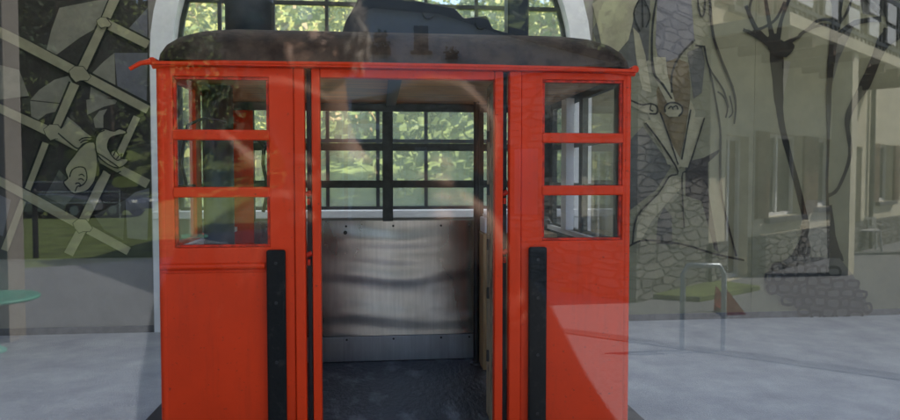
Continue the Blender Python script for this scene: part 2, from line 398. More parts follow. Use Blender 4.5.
# frame
def archpts(r, n=32): return [(ax - r, SILL)] + [(ax + r * math.cos(math.pi - math.pi * i / n), az + r * math.sin(math.pi * i / n)) for i in range(n + 1)] + [(ax + r, SILL)]
def archband(mb, r0, r1, y0, y1):
    A, B = archpts(r0), archpts(r1); n = len(A)
    vs = [(p[0], y0, p[1]) for p in A] + [(p[0], y0, p[1]) for p in B] + [(p[0], y1, p[1]) for p in A] + [(p[0], y1, p[1]) for p in B]
    fs = []
    for i in range(n - 1): fs += [(i, i + 1, n + i + 1, n + i), (2 * n + i, 3 * n + i, 3 * n + i + 1, 2 * n + i + 1), (i, 2 * n + i, 2 * n + i + 1, i + 1), (n + i, n + i + 1, 3 * n + i + 1, 3 * n + i)]
    mb.add(vs, fs)
aw = MB(); archband(aw, AI, AR + .012, YW - .03, YW + .30)
for sx in (-1, 1):
    xa, xb = sorted((ax + sx * AI, ax + sx * (AR + .012))); aw.box(xa, xb, YW - .03, YW - .004, 0, SILL - .002)
win = aw.build('arched_window_frame', 'white', hall, xf=hb(0)); win['label'] = 'white rounded arch surround of the tall rear window'
mb = MB(); mb.box(ax - AR, ax + AR, YW - .06, YW + .34, SILL - .09, SILL - .012); mb.build('window_sill', 'white', win, bevel=.008, xf=hb(0))
mb = MB()
archband(mb, AI - .045, AI - .002, YW + .12, YW + .17)
for px in (177 - 53 + 48, 222, 275, 328, 378, 426, 476, 526):
    x = onwall(px, 200, YW + .14)[0]
    if abs(x - ax) < AI - .05:
        mb.box(x - .018, x + .018, YW + .125, YW + .165, SILL, az + math.sqrt(AI ** 2 - (x - ax) ** 2) - .02)
for py in (208, 141, 73, 5, -62):
    z = onwall(378, py, YW + .14)[1]; r = AI if z < az else math.sqrt(AI ** 2 - (z - az) ** 2)
    mb.box(ax - r + .02, ax + r - .02, YW + .121, YW + .16, z - .02, z + .02)
mb.build('glazing_bars', 'mull', win, xf=hb(0))
mb = MB(); mb.prism(archpts(AI - .03, 24), 'y', YW + .141, YW + .147); mb.build('window_pane', 'arch_pane', win, xf=hb(0))
# side walls, ceiling
mb = MB(); mb.box(HX0 - .3, HX0, YG + .1, YW - .003, -.1, HH); mb.build('left_side_wall', 'sidewall', hall, xf=hb(0))
mb = MB(); mb.box(HX1, HX1 + .3, YG + .1, YW - .003, -.1, HH); mb.build('right_side_wall', 'sidewall', hall, xf=hb(0))
RL = [(-3.0, -1.2, 5.2, 6.8), (-.7, 1.4, 5.2, 6.8), (1.9, 4.0, 5.2, 6.8), (4.5, 6.6, 5.2, 6.8)]  # unseen roof openings, added to brighten the rear wall and murals
mb = MB(); holed(mb, HX0 - .5, HX1 + .5, YG - .1, YW + .5, HH + .003, HH + .3, RL, lambda u, v, t: (u, v, t)); mb.build('roof_slab', 'ceilwhite', hall, xf=hb(0))
for h in RL:
    mb = MB(); mb.add([(h[0], h[2], HH + .2), (h[1], h[2], HH + .2), (h[1], h[3], HH + .2), (h[0], h[3], HH + .2)], [(0, 1, 2, 3)]); mb.build('added_rooflight', 'opal', hall, xf=hb(0))
mb = MB(); mb.box(HX0, HX1, YW - .018, YW - .002, 0, .07); mb.build('skirting', 'kerb', hall, xf=hb(0))
# shop front glazing
sf = thing('shopfront_window', 'large clear display window mirroring the street outside the hall', 'window', (0, YG, 0))
mb = MB(); mb.add([(HX0 - 2.4, 0, .02), (HX1, 0, .02), (HX1, 0, HH - .06), (HX0 - 2.4, 0, HH - .06)], [(0, 1, 2, 3)]); mb.build('glass_pane', 'glass', sf, fix=False)
mb = MB(); mb.box(HX0 - 2.4, HX1, -.05, .05, -.02, .017); mb.box(HX0 - 2.4, HX1, -.05, .05, HH - .055, HH); mb.build('window_frame', 'mull', sf)

# ------------------------------------------------------------------ murals
class Art:
    """flat painted shapes on a board, each layer half a millimetre above the one below"""
    def __init__(s, parent, y0): s.p = parent; s.y = y0; s.k = 0
    def poly(s, mb, pts, mi=0, pxl=True):
        s.k += 1; y = s.y - s.k * .0006
        q = [onwall(*p) for p in pts] if pxl else pts
        mb.prism(q, 'y', y, y + .0004, mi)
    def line(s, mb, pts, wd, mi=0, smooth=True):
        s.k += 1; y = s.y - s.k * .0006
        q = [Vector(onwall(*p)) for p in pts]; ws = wd if isinstance(wd, (list, tuple)) else [wd] * len(q)
        if smooth and len(q) > 2:
            Q = []; W = []
            for i in range(len(q) - 1):
                p0, p1, p2, p3 = q[max(i - 1, 0)], q[i], q[i + 1], q[min(i + 2, len(q) - 1)]
                for t in (0, .25, .5, .75):
                    Q.append(.5 * ((2 * p1) + (p2 - p0) * t + (2 * p0 - 5 * p1 + 4 * p2 - p3) * t * t + (3 * p1 - p0 - 3 * p2 + p3) * t ** 3)); W.append(ws[i] * (1 - t) + ws[i + 1] * t)
            Q.append(q[-1]); W.append(ws[-1]); q, ws = Q, W
        L = []; Rr = []
        for i, p in enumerate(q):
            d = (q[min(i + 1, len(q) - 1)] - q[max(i - 1, 0)])
            if d.length < 1e-6: d = Vector((1, 0))
            d.normalize(); n = Vector((-d.y, d.x)); h = ws[i] * YW / 673 / 2 * random.uniform(.85, 1.15)
            L.append(p + n * h); Rr.append(p - n * h)
        n = len(q)
        mb.add([(p.x, y, p.y) for p in L] + [(p.x, y, p.y) for p in Rr], [(i, i + 1, n + i + 1, n + i) for i in range(n - 1)], mi)
def closed(pts): return pts + [pts[0]]
def offs(): return Matrix.Translation((0, -YW, 0))

mu = thing('girder_mural', 'dark wall painting of crossing pale girders and working hands, left of window', 'wall painting', (0, YW, 0))
A = Art(mu, YW - .012)
mb = MB(); x0 = HX0 + .01; x1 = ax - AR - .03; zb = onwall(90, 258)[1]
mb.box(x0, x1, YW - .012, YW - .001, zb, HH - .3); mb.build('painted_ground', 'mdark', mu, xf=offs())
mb = MB()
A.poly(mb, [(60, 8), (85, 3), (112, -2), (108, 16), (97, 28), (80, 38), (57, 55), (47, 50), (52, 30)], 0)
A.poly(mb, [(115, 53), (148, 53), (147, 106), (118, 88)], 1)
A.poly(mb, [(128, 30), (148, 8), (148, 42), (136, 36)], 1)
A.poly(mb, [(93, 73), (104, 62), (115, 53), (116, 87), (104, 80)], 0)
A.poly(mb, [(92, 82), (115, 92), (114, 98), (90, 99)], 0)
A.poly(mb, [(31, 100), (40, 90), (55, 80), (69, 76), (74, 84), (66, 95), (60, 103)], 0)
A.poly(mb, [(31, 101), (60, 104), (56, 112), (47, 114), (38, 121), (32, 117)], 0)
A.poly(mb, [(66, 115), (82, 128), (82, 137), (60, 128)], 0)
A.poly(mb, [(87, 100), (102, 98), (118, 100), (116, 104), (104, 107), (88, 115)], 0)
A.poly(mb, [(108, 109), (104, 116), (104, 128), (96, 128), (94, 119), (100, 111)], 0)
A.poly(mb, [(126, 200), (136, 192), (150, 188), (148, 240), (128, 238)], 1)
A.poly(mb, [(-20, 60), (20, 70), (30, 96), (0, 100), (-24, 84)], 0)
A.poly(mb, [(-20, 185), (12, 200), (4, 236), (-24, 226)], 1)
A.poly(mb, [(60, 170), (80, 190), (66, 206), (46, 196)], 2)
A.poly(mb, [(95, 215), (126, 200), (124, 240), (105, 230)], 2)
mb.build_each('painted_plate', ['mlight', 'mgrey', 'mmid'], mu, xf=offs())
mb = MB()
def girder(pts, wd):
    A.line(mb, pts, wd + 2.6, 1, False); A.line(mb, pts, wd, 0, False)
for pts, wd in [([(105, 23), (118, -6)], 8), ([(105, 23), (149, 45)], 8), ([(81, 74), (105, 23)], 8), ([(76, 84), (56, 130)], 8), ([(-30, 18), (8, 36), (30, 47), (81, 74), (149, 110)], 9),
                ([(47, 143), (28, 192), (6, 250)], 6), ([(-30, 94), (26, 120), (56, 134), (100, 158), (149, 184)], 8), ([(138, 117), (120, 156)], 7), ([(108, 172), (84, 222)], 9), ([(-30, 164), (37, 200), (84, 226), (130, 251)], 8), ([(84, 228), (70, 254)], 8)]:
    girder(pts, wd)
for c, r in (((105, 23), 6), ((81, 74), 9), ((56, 132), 9), ((84, 225), 8)):
    ring = [(c[0] + r * k[0], c[1] + r * k[1]) for k in ((-1.15, -.25), (-.5, -.8), (.4, -.75), (.75, -.3), (1.25, .35), (.9, .75), (.1, .75), (-.4, .95), (-.9, .4))]
    A.line(mb, closed(ring), 1.2, 1, False); A.poly(mb, ring, 0)
mb.build('painted_girders', ['mtaupe', 'mline'], mu, xf=offs())
def z2(p): return (60 + p[0] / 5.25, 120 + p[1] / 5.25)
mb = MB(); c1_ = [z2(p) for p in [(0, 60), (60, 10), (110, 40), (180, 95), (130, 130), (100, 160), (0, 105)]]; A.poly(mb, c1_, 0); A.line(mb, [z2(p) for p in [(0, 70), (40, 105), (100, 150), (130, 128), (180, 110)]], 1.3, 1)
h1 = [z2(p) for p in [(112, 150), (85, 185), (45, 240), (38, 270), (50, 305), (30, 330), (80, 385), (150, 370), (190, 320), (205, 250), (205, 200), (190, 120), (150, 120)]]
A.poly(mb, h1, 0); A.line(mb, closed(h1), 1.3, 1)
for q in ([(60, 300), (72, 265), (100, 248), (135, 250), (148, 275), (150, 310), (135, 335), (110, 350)], [(108, 290), (125, 285), (138, 296)], [(106, 312), (122, 308), (136, 318)], [(90, 335), (108, 330), (120, 345)], [(90, 375), (100, 350), (115, 345)], [(110, 110), (135, 95), (190, 95)], [(118, 122), (140, 108), (190, 108)], [(205, 225), (235, 255), (215, 300), (165, 380)]):
    A.line(mb, [z2(p) for p in q], 1.1, 1)
mb.build('painted_hand', ['mtaupe', 'mline'], mu, xf=offs())
h2 = [z2(p) for p in [(195, 115), (205, 75), (240, 48), (290, 60), (320, 48), (352, 58), (355, 72), (320, 80), (280, 92), (262, 120), (262, 150), (275, 165), (300, 160), (320, 185), (335, 180), (330, 200), (362, 205), (365, 220), (335, 245), (300, 250), (250, 225), (205, 180)]]
mb = MB(); A.poly(mb, h2, 0); A.line(mb, closed(h2), 1.3, 1)
for q in ([(262, 150), (280, 185), (310, 212), (335, 200)], [(282, 158), (276, 178)], [(300, 165), (290, 188)], [(322, 186), (306, 205)], [(200, 170), (250, 200), (320, 250)], [(196, 100), (215, 70), (245, 55)], [(205, 205), (235, 250), (280, 285), (330, 270)], [(190, 80), (205, 60), (230, 45)]):
    A.line(mb, [z2(p) for p in q], 1.1, 1)
mb.build('painted_hand', ['mtaupe', 'mline'], mu, xf=offs())

mf = thing('figure_mural', 'pale wall painting of outlined striding figures beside the cabin, right of window', 'wall painting', (0, YW, 0))
A = Art(mf, YW - .012)
x0 = ax + AR + .03; x1 = onwall(752, 200)[0]
mb = MB(); mb.box(x0, x1, YW - .012, YW - .001, onwall(700, 330)[1], HH - .3); mb.build('painted_ground', 'mbeige', mf, xf=offs())
def z6(p): return (620 + p[0] / 3.23, p[1] / 3.23)
def z5(p): return (625 + p[0] / 3.82, 60 + p[1] / 3.82)
def zb_(p): return (620 + p[0] / 2.47, 110 + p[1] / 2.47)
mb = MB()
for pts, k in [([(592, 30), (604, 8), (622, -10), (650, -10), (648, 60), (628, 75), (604, 70)], 0),
               ([(657, -8), (690, -8), (694, 40), (679, 56), (671, 90), (662, 80), (655, 45)], 1), ([z5(p) for p in [(118, 120), (140, 60), (150, 10), (195, -6), (240, 12), (248, 100), (246, 180), (232, 270), (205, 380), (165, 290), (125, 200)]], 2),
               ([zb_(p) for p in [(0, 100), (55, 40), (125, 140), (90, 195), (20, 250), (0, 250)]], 0),
               ([zb_(p) for p in [(160, 128), (205, 118), (252, 93), (240, 108), (216, 130), (216, 200), (242, 350), (232, 345), (200, 225), (160, 212)]], 3),
               ([zb_(p) for p in [(88, 330), (92, 270), (108, 240), (126, 262), (128, 332)]], 0), ([z6(p) for p in [(215, 170), (262, 150), (272, 200), (262, 300), (235, 320)]], 0)]:
    A.poly(mb, pts, k)
mb.build_each('painted_shadow', ['mmid', 'mgrey', 'mbrown', 'mdark'], mf, xf=offs())
mb = MB()
for pts in ([(592, 4), (612, -10), (640, -10), (628, 40), (606, 66), (600, 40)], [z6(p) for p in [(40, 90), (60, 110), (80, 180), (100, 300), (70, 290), (52, 200)]], [zb_(p) for p in [(58, 30), (88, 18), (152, 128), (140, 152)]], [zb_(p) for p in [(206, 18), (178, 18), (146, 140), (166, 142)]],
            [zb_(p) for p in [(118, 160), (92, 205), (48, 262), (32, 330), (46, 330), (76, 275), (112, 232), (152, 190), (148, 165)]], [z5(p) for p in [(18, 155), (60, 172), (95, 168), (118, 180), (116, 205), (88, 206), (50, 190), (16, 172)]], [z5(p) for p in [(104, -10), (152, -10), (160, 60), (190, 166), (160, 168), (120, 90)]], [z5(p) for p in [(86, 205), (130, 202), (196, 400), (160, 400)]], [z5(p) for p in [(246, 150), (266, 200), (240, 380), (212, 380)]], [z5(p) for p in [(148, 180), (165, 165), (190, 165), (212, 178), (214, 200), (200, 216), (165, 218), (150, 205)]]):
    A.poly(mb, pts, 0)
mb.build_each('painted_limb', ['mtaupe'], mf, xf=offs())
mb = MB()
for q, wd in [([(657, -8), (652.5, 19), (651, 46), (653, 73), (662, 85), (671, 99)], [1.4, 1.6, 1.8, 2, 1.8, 1.2]), ([(694, 40), (679, 56), (671, 74), (671, 93)], 1.6),
              ([(641, -5), (633, 14), (639, 32)], 1.3), ([(641, -5), (649, 15), (645, 28)], 1.3), ([(641, -5), (642, 28)], 1.1), ([(696, -5), (699, 15), (703, 14), (704, -5)], 1.5),
              ([(708, -8), (710, 19), (713, 40), (722, 65), (731, 87), (734.5, 105), (733, 124)], [2, 2.2, 2.4, 2.2, 2, 1.6, 1]), ([(703, 46), (708, 68), (722, 90), (727, 108)], 1.5), ([(694, 46), (704, 47)], 1.2),
              ([(708, 68), (713, 93), (719, 130), (719, 158), (721, 199), (735, 256)], [1.4, 1.4, 1.6, 2, 1.8, 1.5]), ([(628, 246), (644, 240), (681, 244), (715, 254), (743, 260)], 1.5),
              ([z5(p) for p in [(150, 200), (148, 180), (165, 165), (190, 165), (212, 178), (214, 200), (200, 216)]], 1.3), ([z5(p) for p in [(160, 188), (172, 178), (180, 190)]], 1), ([z5(p) for p in [(178, 182), (192, 176), (198, 190)]], 1), ([z5(p) for p in [(18, 155), (60, 172), (95, 168), (118, 180), (116, 205), (88, 206)]], 1.3), ([z5(p) for p in [(95, 170), (92, 190), (104, 196)]], 1), ([z5(p) for p in [(130, 202), (165, 300), (198, 400)]], 1.2), ([z5(p) for p in [(246, 190), (228, 290), (212, 380)]], 1.2),
              ([zb_(p) for p in [(60, 32), (100, 85), (140, 152), (118, 165), (92, 205), (40, 262), (28, 330)]], 1.3), ([zb_(p) for p in [(205, 20), (166, 142), (150, 165), (155, 290)]], 1.3),
              ([(716, 92), (722, 97), (726, 108), (724, 118)], 1.2), ([(728, 96), (731, 112), (727, 118)], 1.0)]:
    A.line(mb, q, [w_ * 1.35 for w_ in wd] if isinstance(wd, list) else wd * 1.35, 0)
mb.build('painted_outlines', ['mline'], mf, xf=offs())

mt = thing('tree_mural', 'wall painting of a twisted tree rooted in cobbles, far right of the hall', 'wall painting', (0, YW, 0))
A = Art(mt, YW - .012)
mb = MB(); mb.box(x1 + .004, HX1 - .01, YW - .012, YW - .001, onwall(700, 330)[1], HH - .3); mb.build('painted_ground', 'mbeige', mt, xf=offs())
mb = MB()
A.poly(mb, [(800, 222), (806, 200), (824, 200), (830, 250), (838, 272), (792, 272), (803, 245)], 0)
A.poly(mb, [(836, 34), (854, 24), (838, 60), (830, 90), (826, 70)], 1); A.poly(mb, [(776, 60), (790, 62), (783, 95), (780, 90)], 0)
A.poly(mb, [(858, -5), (888, -5), (893, 20), (880, 16), (862, 14)], 1)
mb.build_each('painted_trunk_shade', ['mlight', 'mmid'], mt, xf=offs())
mb = MB()
for q, wd in [([(773, 34), (776, 60), (778, 100), (781, 125), (787, 150), (800, 200), (805, 230), (795, 258)], [7, 12, 8, 5, 5, 5, 6, 9]), ([(745, 6), (756, 30), (770, 44), (776, 56)], [3, 4, 6, 9]), ([(764, -5), (768, 20), (774, 50)], [3, 3, 7]), ([(790, -5), (780, 22), (776, 50)], [3, 3, 6]),
              ([(752, 32), (766, 26), (776, 18), (784, 2)], 2.2), ([(833, -5), (836, 19), (830, 62), (828, 102), (827, 150), (826, 192), (830, 262)], [7, 8, 6, 4, 2.4, 2.2, 5]), ([(836, 36), (854, 23), (880, 19)], [5, 4, 5]), ([(833, 28), (820, 25), (803, 32), (797, 38)], 2.5),
              ([(889, -8), (895, 19), (892, 34), (882, 42), (876, 56), (864, 84), (850, 108), (846, 125), (849, 155), (837, 188), (826, 196)], [12, 14, 13, 11, 10, 9, 6, 4, 3.4, 3, 3]), ([(842, -5), (838, 14), (836, 26)], 2.4), ([(852, -5), (846, 12), (838, 24)], 2), ([(868, -5), (880, 6), (890, 18)], 3), ([(800, 225), (808, 248), (800, 268)], 2.5), ([(828, 240), (838, 268)], [3, 6])    , ([(766, 38), (774, 46), (784, 50), (792, 44)], [6, 12, 12, 4]), ([(742, 30), (755, 36), (770, 46)], [2.5, 3.5, 6]), ([(778, 48), (792, 40), (800, 36)], [6, 3, 2]), ([(876, -5), (886, 12), (893, 30)], [5, 8, 10]), ([(888, 30), (884, 40), (878, 52)], [11, 10, 8]), ([(832, 30), (829, 62), (827, 95), (827, 130)], [6, 5, 4, 2]), ([(858, -5), (868, 3), (878, 12)], [2, 2.6, 3]), ([(838, -5), (834, 20), (831, 50)], [8, 7, 4]),
              ([(752, -5), (748, 12), (756, 30)], 2), ([(806, 30), (815, 22), (826, 20), (833, 22)], 2.4), ([(798, 252), (806, 262), (800, 272)], 4), ([(803, 232), (800, 250), (790, 262)], [5, 7, 9]), ([(828, 205), (831, 235), (838, 262)], [4, 5, 8])]:
    A.line(mb, q, [w_ * 1.3 for w_ in wd] if isinstance(wd, list) else wd * 1.4, 0)
mb.build('painted_branches', ['mline'], mt, xf=offs())
mb = MB(); rnd = random.Random(3)
A.poly(mb, [(768, 268), (790, 256), (838, 258), (852, 276), (864, 300), (868, 314), (838, 318), (800, 308), (764, 288)], 1)
for row in range(5):
    yy = 266 + row * 10.5; xa = (772, 763, 764, 778, 796)[row] + rnd.uniform(-2, 2); xb = (836, 850, 858, 862, 866)[row]
    while xa < xb:
        ww = rnd.uniform(8, 15); hh = rnd.uniform(8, 11); cx, cy = xa + ww / 2, yy + rnd.uniform(-2.5, 2.5) + (xa - 764) * .09
        ring = [(cx + ww * .5 * (abs(math.cos(a)) ** .7) * math.copysign(1, math.cos(a)) * rnd.uniform(.8, 1.05), cy + hh * .5 * (abs(math.sin(a)) ** .7) * math.copysign(1, math.sin(a)) * rnd.uniform(.8, 1.05)) for a in [k * math.pi / 4 + .3 for k in range(8)]]
        if cy < 318: A.line(mb, closed(ring), 2.9, 0)
        xa += ww - .5
mb.build('painted_cobbles', ['mline', 'mmid'], mt, xf=offs())

# ------------------------------------------------------------------ the plinth and the cabin
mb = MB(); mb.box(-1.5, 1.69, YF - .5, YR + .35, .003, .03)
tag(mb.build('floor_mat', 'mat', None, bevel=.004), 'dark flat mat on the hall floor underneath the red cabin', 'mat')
cab = thing('cable_car_cabin', 'old red cable car cabin with open door, standing in front of the arched window', 'cable car', (.12, 4.2, 0))
CX = Matrix.Translation((-.12, -4.2, 0))
def cb(mb, name, m, par=cab, bevel=0, fix=True): return mb.build(name, m, par, bevel=bevel, xf=CX, fix=fix)
def cbe(mb, name, m, par=cab): return mb.build_each(name, m, par, xf=CX)
X0, X1 = -1.066, 1.305; ZB, ZG, ZF, ZC = .10, 2.135, .236, 2.12
WL = (-1.01, -.548, 1.239, 2.088); WR = (.849, 1.281, 1.256, 2.098)
TH = .045
# front panels
for nm, xa, xb, h, bars in (('front_panel', X0, -.425, WL, (1.80, 1.515)), ('front_panel', .735, X1, WR, (1.795, 1.52))):
    mb = MB(); holed(mb, xa, xb, ZB, ZG, YF, YF + TH, [h], XZ)
    fp = cb(mb, nm, 'red', bevel=.006)
    mb = MB(); r_ = .014
    for a, b, c, d in ((h[0], h[1], h[2] - .0, h[2] + r_), (h[0], h[1], h[3] - r_, h[3]), (h[0], h[0] + r_, h[2] + r_, h[3] - r_), (h[1] - r_, h[1], h[2] + r_, h[3] - r_)):
        mb.box(a + .0015, b - .0015, YF + .012, YF + .034, c + .0015, d - .0015)
    cb(mb, 'window_trim', 'red_edge', fp)
    for zz in bars:
        mb = MB(); mb.box(h[0] - .004, h[1] + .004, YF - .006, YF + .040, zz - .026, zz + .026); cb(mb, 'window_crossbar', 'red', fp, bevel=.008)
    mb = MB(); mb.box(h[0], h[1], YF + .041, YF + .045, h[2], h[3]); cb(mb, 'window_pane', 'pane', fp)
# bead, corner rolls
mb = MB(); mb.tube([(X0 - .012, YF - .004, 1.145), (-.572, YF - .004, 1.145)], .016); mb.tube([(X0 - .004, YF, 1.118), (-.572, YF, 1.118)], .006)
cb(mb, 'waist_bead', 'red')
for x in (X0, X1):
    mb = MB(); mb.tube([(x, YF + .02, ZB), (x, YF + .02, ZG)], .024, 14); cb(mb, 'corner_post', 'red')
# rubber strips
for xa, xb in ((-.563, -.469), (.773, .869)):
    mb = MB(); mb.box(xa, xb, YF - .032, YF - .002, ZB + .01, 1.226); r = cb(mb, 'rubber_buffer', 'rubber', bevel=.012)
    mb = MB()
    for zz in (.35, .66, .96, 1.16):
        mb.tube([((xa + xb) / 2, YF - .030, zz), ((xa + xb) / 2, YF - .036, zz)], .008, 8)
    cbe(mb, 'screw', 'black', r)
# door posts and slide rails
for k, (xa, xb, ya, yb, m_) in enumerate(((-.423, -.372, YF - .012, YF + .05, 'red'), (-.366, -.345, YF + .05, YF + .09, 'black'), (-.338, -.296, YF + .0, YF + .06, 'red'),
                              (.596, .640, YF + .0, YF + .06, 'red'), (.643, .668, YF + .05, YF + .09, 'black'), (.672, .733, YF - .012, YF + .05, 'red'))):
    mb = MB(); mb.box(xa, xb, ya, yb, ZB, ZG); cb(mb, 'door_post' if m_ == 'red' else 'door_channel', m_, bevel=.007 if m_ == 'red' else .002)
for x in (-.357, .655):
    mb = MB()
    for zz in (1.19, 1.50):
        mb.tube([(x - .012, YF + .03, zz), (x + .014, YF + .03, zz + .012)], .014, 8); mb.box(x - .008, x + .006, YF + .02, YF + .045, zz - .05, zz - .02)
    cbe(mb, 'door_roller', 'red_edge')
# lintel above the doorway and gutter
mb = MB(); mb.box(-.294, .594, YF + .002, YF + .06, 2.092, ZG); cb(mb, 'door_lintel', 'red', bevel=.006)
g = MB(); g.box(X0 - .03, X1 + .03, YF - .05, YF + .02, ZG + .002, ZG + .016)
g.tube([(.12 + (1.22) * t_, YF - .045 + .05 * abs(t_) ** 8, ZG + .022 - .022 * abs(t_) ** 5) for t_ in [k_ / 12 for k_ in range(-12, 13)]], .0155, 12)
gt = cb(g, 'roof_gutter', 'red')
for x in (X0 - .028, X1 + .028):
    mb = MB(); mb.tube([(x, YF - .03, ZG + .018), (x, YR + .1, ZG + .018)], .02, 10); cb(mb, 'roof_gutter', 'red')
mb = MB(); mb.tube([(X0 - .03, YF - .05, ZG + .012), (X0 - .07, YF - .07, ZG + .0), (X0 - .115, YF - .08, ZG - .03)], [.014, .011, .009], 8); cb(mb, 'drip_spout', 'red', gt)
mb = MB(); mb.tube([(-.975, YF - .02, ZG + .04), (-.975, YF - .03, ZG + .075)], .011, 8); mb.tube([(.2, YF - .02, ZG + .03), (.2, YF - .03, ZG + .05)], .009, 8); cbe(mb, 'roof_bolt', 'red_edge', gt)
# roof dome
vs = []; ns = 9; rings = []
def rr(hx, hy, r, z, n=6):
    out = []
    for cx, cy, a0 in ((hx - r, hy - r, 0), (-hx + r, hy - r, 90), (-hx + r, -hy + r, 180), (hx - r, -hy + r, 270)):
        for k in range(n + 1):
            a = R(a0 + 90 * k / n); out.append(((X0 + X1) / 2 + cx + r * math.cos(a), (YF + YR) / 2 + cy + r * math.sin(a), z))
    return out
HXc, HYc = (X1 - X0) / 2 + .02, (YR - YF) / 2 + .06
prof = [(0, 0), (0.006, .04), (.03, .085), (.075, .125), (.14, .155), (.24, .178), (.4, .195), (.6, .205)]
mb = MB(); allv = []
for ins, dz in prof: allv += rr(HXc - ins, HYc - ins, max(.12 - ins * .1, .06), ZG + .022 + dz)
n = 28
allv = [(x_, y_, z_ + .05 * (1 - min(1, ((x_ - .12) / 1.2) ** 2)) * (z_ - ZG) / .2) for x_, y_, z_ in allv]
mb.add(allv, [(i * n + k, i * n + (k + 1) % n, (i + 1) * n + (k + 1) % n, (i + 1) * n + k) for i in range(len(prof) - 1) for k in range(n)] + [list(range((len(prof) - 1) * n, len(prof) * n))], 0, True)
cb(mb, 'roof', 'roof')
mb = MB(); mb.lathe([(0, 0), (.13, 0), (.13, .24), (.138, .25), (.138, .28), (.12, .285), (0, .29)], (onwall(249, 30, 4.0)[0], 4.0, 2.33)); v = cb(mb, 'roof_vent', 'greycol')
# hanger bracket on the roof
mb = MB(); mb.prism([(-.24, 2.37), (.95, 2.37), (.93, 2.44), (.70, 2.50), (.66, 2.58), (.52, 2.56), (.46, 2.62), (.22, 2.66), (.10, 2.80), (-.02, 2.78), (-.12, 2.66), (-.20, 2.52)], 'y', 4.12, 4.34); hb_ = cb(mb, 'hanger_base', 'black', bevel=.01)
for xa, xb in ((-.13, .10), (.80, .93)):
    mb = MB(); mb.box(xa, xb, 4.16, 4.30, 2.46 if xb > .5 else 2.60, 4.3); cb(mb, 'hanger_arm', 'black', bevel=.01)
mb = MB(); mb.tube([(.3, 4.09, 2.58), (.3, 4.37, 2.58)], .035, 16); mb.tube([(.62, 4.09, 2.52), (.62, 4.37, 2.52)], .03, 14); cbe(mb, 'hanger_pin', 'black', hb_)
# rear wall
mb = MB(); RW = [(-.89, .026, 1.264, 2.085), (.098, .71, 1.264, 2.085), (.77, 1.17, 1.264, 2.085)]
holed(mb, X0, X1, ZB, ZG, YR, YR + .04, RW, XZ); rw = cb(mb, 'rear_wall', 'frame')
mb = MB(); mb.box(X0 + .02, -.893, YR - .012, YR - .001, ZF, 2.1); cb(mb, 'rear_post', 'red')
for zz in (1.805, 1.535):
    for h in RW:
        mb = MB(); mb.box(h[0] - .003, h[1] + .003, YR - .006, YR + .03, zz - .027, zz + .027); cb(mb, 'window_crossbar', 'frame', rw, bevel=.004)
for h in RW:
    mb = MB(); mb.box(h[0], h[1], YR + .032, YR + .036, h[2], h[3]); cb(mb, 'window_pane', 'pane', rw)
mb = MB(); mb.box(.024, .100, YR - .02, YR - .002, 1.262, 2.10); cb(mb, 'window_stile', 'frame', bevel=.006)
mb = MB(); vs = []; NX, NZ = 24, 60
for j in range(NZ + 1):
    for i in range(NX + 1):
        x = -.89 + 1.59 * i / NX; z = ZF + .19 + (1.268 - ZF - .19) * j / NZ
        zz = z + .02 * math.sin(x * 4 + .6) + .008 * math.sin(x * 9)
        vs.append((x, YR - .020 - .020 * noise.noise(Vector((x * .6, zz * 4.6, 3.1))) - .006 * noise.noise(Vector((x * 1.5, zz * 11, 7.7))), z))
mb.add(vs, [(j * (NX + 1) + i, j * (NX + 1) + i + 1, (j + 1) * (NX + 1) + i + 1, (j + 1) * (NX + 1) + i) for j in range(NZ) for i in range(NX)], 0, True)
mb.box(-.89, .70, YR - .010, YR - .004, ZF + .19, 1.268); sp = cb(mb, 'steel_panel', 'steel')
mb = MB(); mb.box(-.89, .70, YR - .028, YR - .005, ZF + .003, ZF + .186); cb(mb, 'kick_plate', 'steel2', bevel=.003)
mb = MB()
for x in (-.80, -.45, -.24, .1, .45, .66):
    for zz in (1.23, ZF + .165): mb.tube([(x, YR - .012, zz), (x, YR - .032, zz)], .008, 8)
mb.tube([(-.245, YR - .01, 1.185), (-.245, YR - .05, 1.185)], .014, 10); cbe(mb, 'rivet', 'black', sp)
# side walls
for x0_, x1_ in ((X0, X0 + .035), (X1 - .035, X1)):
    left = x0_ < 0
    mb = MB(); H = [(3.56, 3.95, 1.25, 2.08), (4.06, 4.42, 1.25, 2.08), (4.50, 4.86, 1.25, 2.08)] if left else [(3.56, 4.12, 1.25, 2.08), (4.2, 4.86, 1.25, 2.08)]
    holed(mb, YF + .048, YR - .002, ZB, ZG, x0_, x1_, H, YZ); sw = cb(mb, 'side_wall', 'red' if left else 'frame')
    for zz in (1.53,) if left else (1.80, 1.53):
        for h in H: mb = MB(); mb.box(x0_ + .004, x1_ - .004, h[0] - .002, h[1] + .002, zz - .018, zz + .018); cb(mb, 'window_crossbar', 'frame', sw)
    mb = MB()
    for h in H: mb.box((x0_ + x1_) / 2 - .002, (x0_ + x1_) / 2 + .002, h[0], h[1], h[2], h[3])
    cb(mb, 'window_pane', 'pane', sw)
    xi = x1_ + .002 if left else x0_ - .002
    mb = MB(); mb.box(min(xi, xi + (.03 if left else -.03)), max(xi, xi + (.03 if left else -.03)), 3.55, 4.88, 1.205, 1.235); cb(mb, 'inner_ledge', 'white', sw)
mb = MB(); mb.box(X1 - .09, X1 - .038, 4.30, 4.42, 1.24, 2.1); cb(mb, 'white_post', 'white')
mb = MB(); mb.lathe([(0, 0), (.085, 0), (.085, 1.87), (0, 1.87)], (-.925, 4.02, ZF + .004), 20); cb(mb, 'support_column', 'greycol')
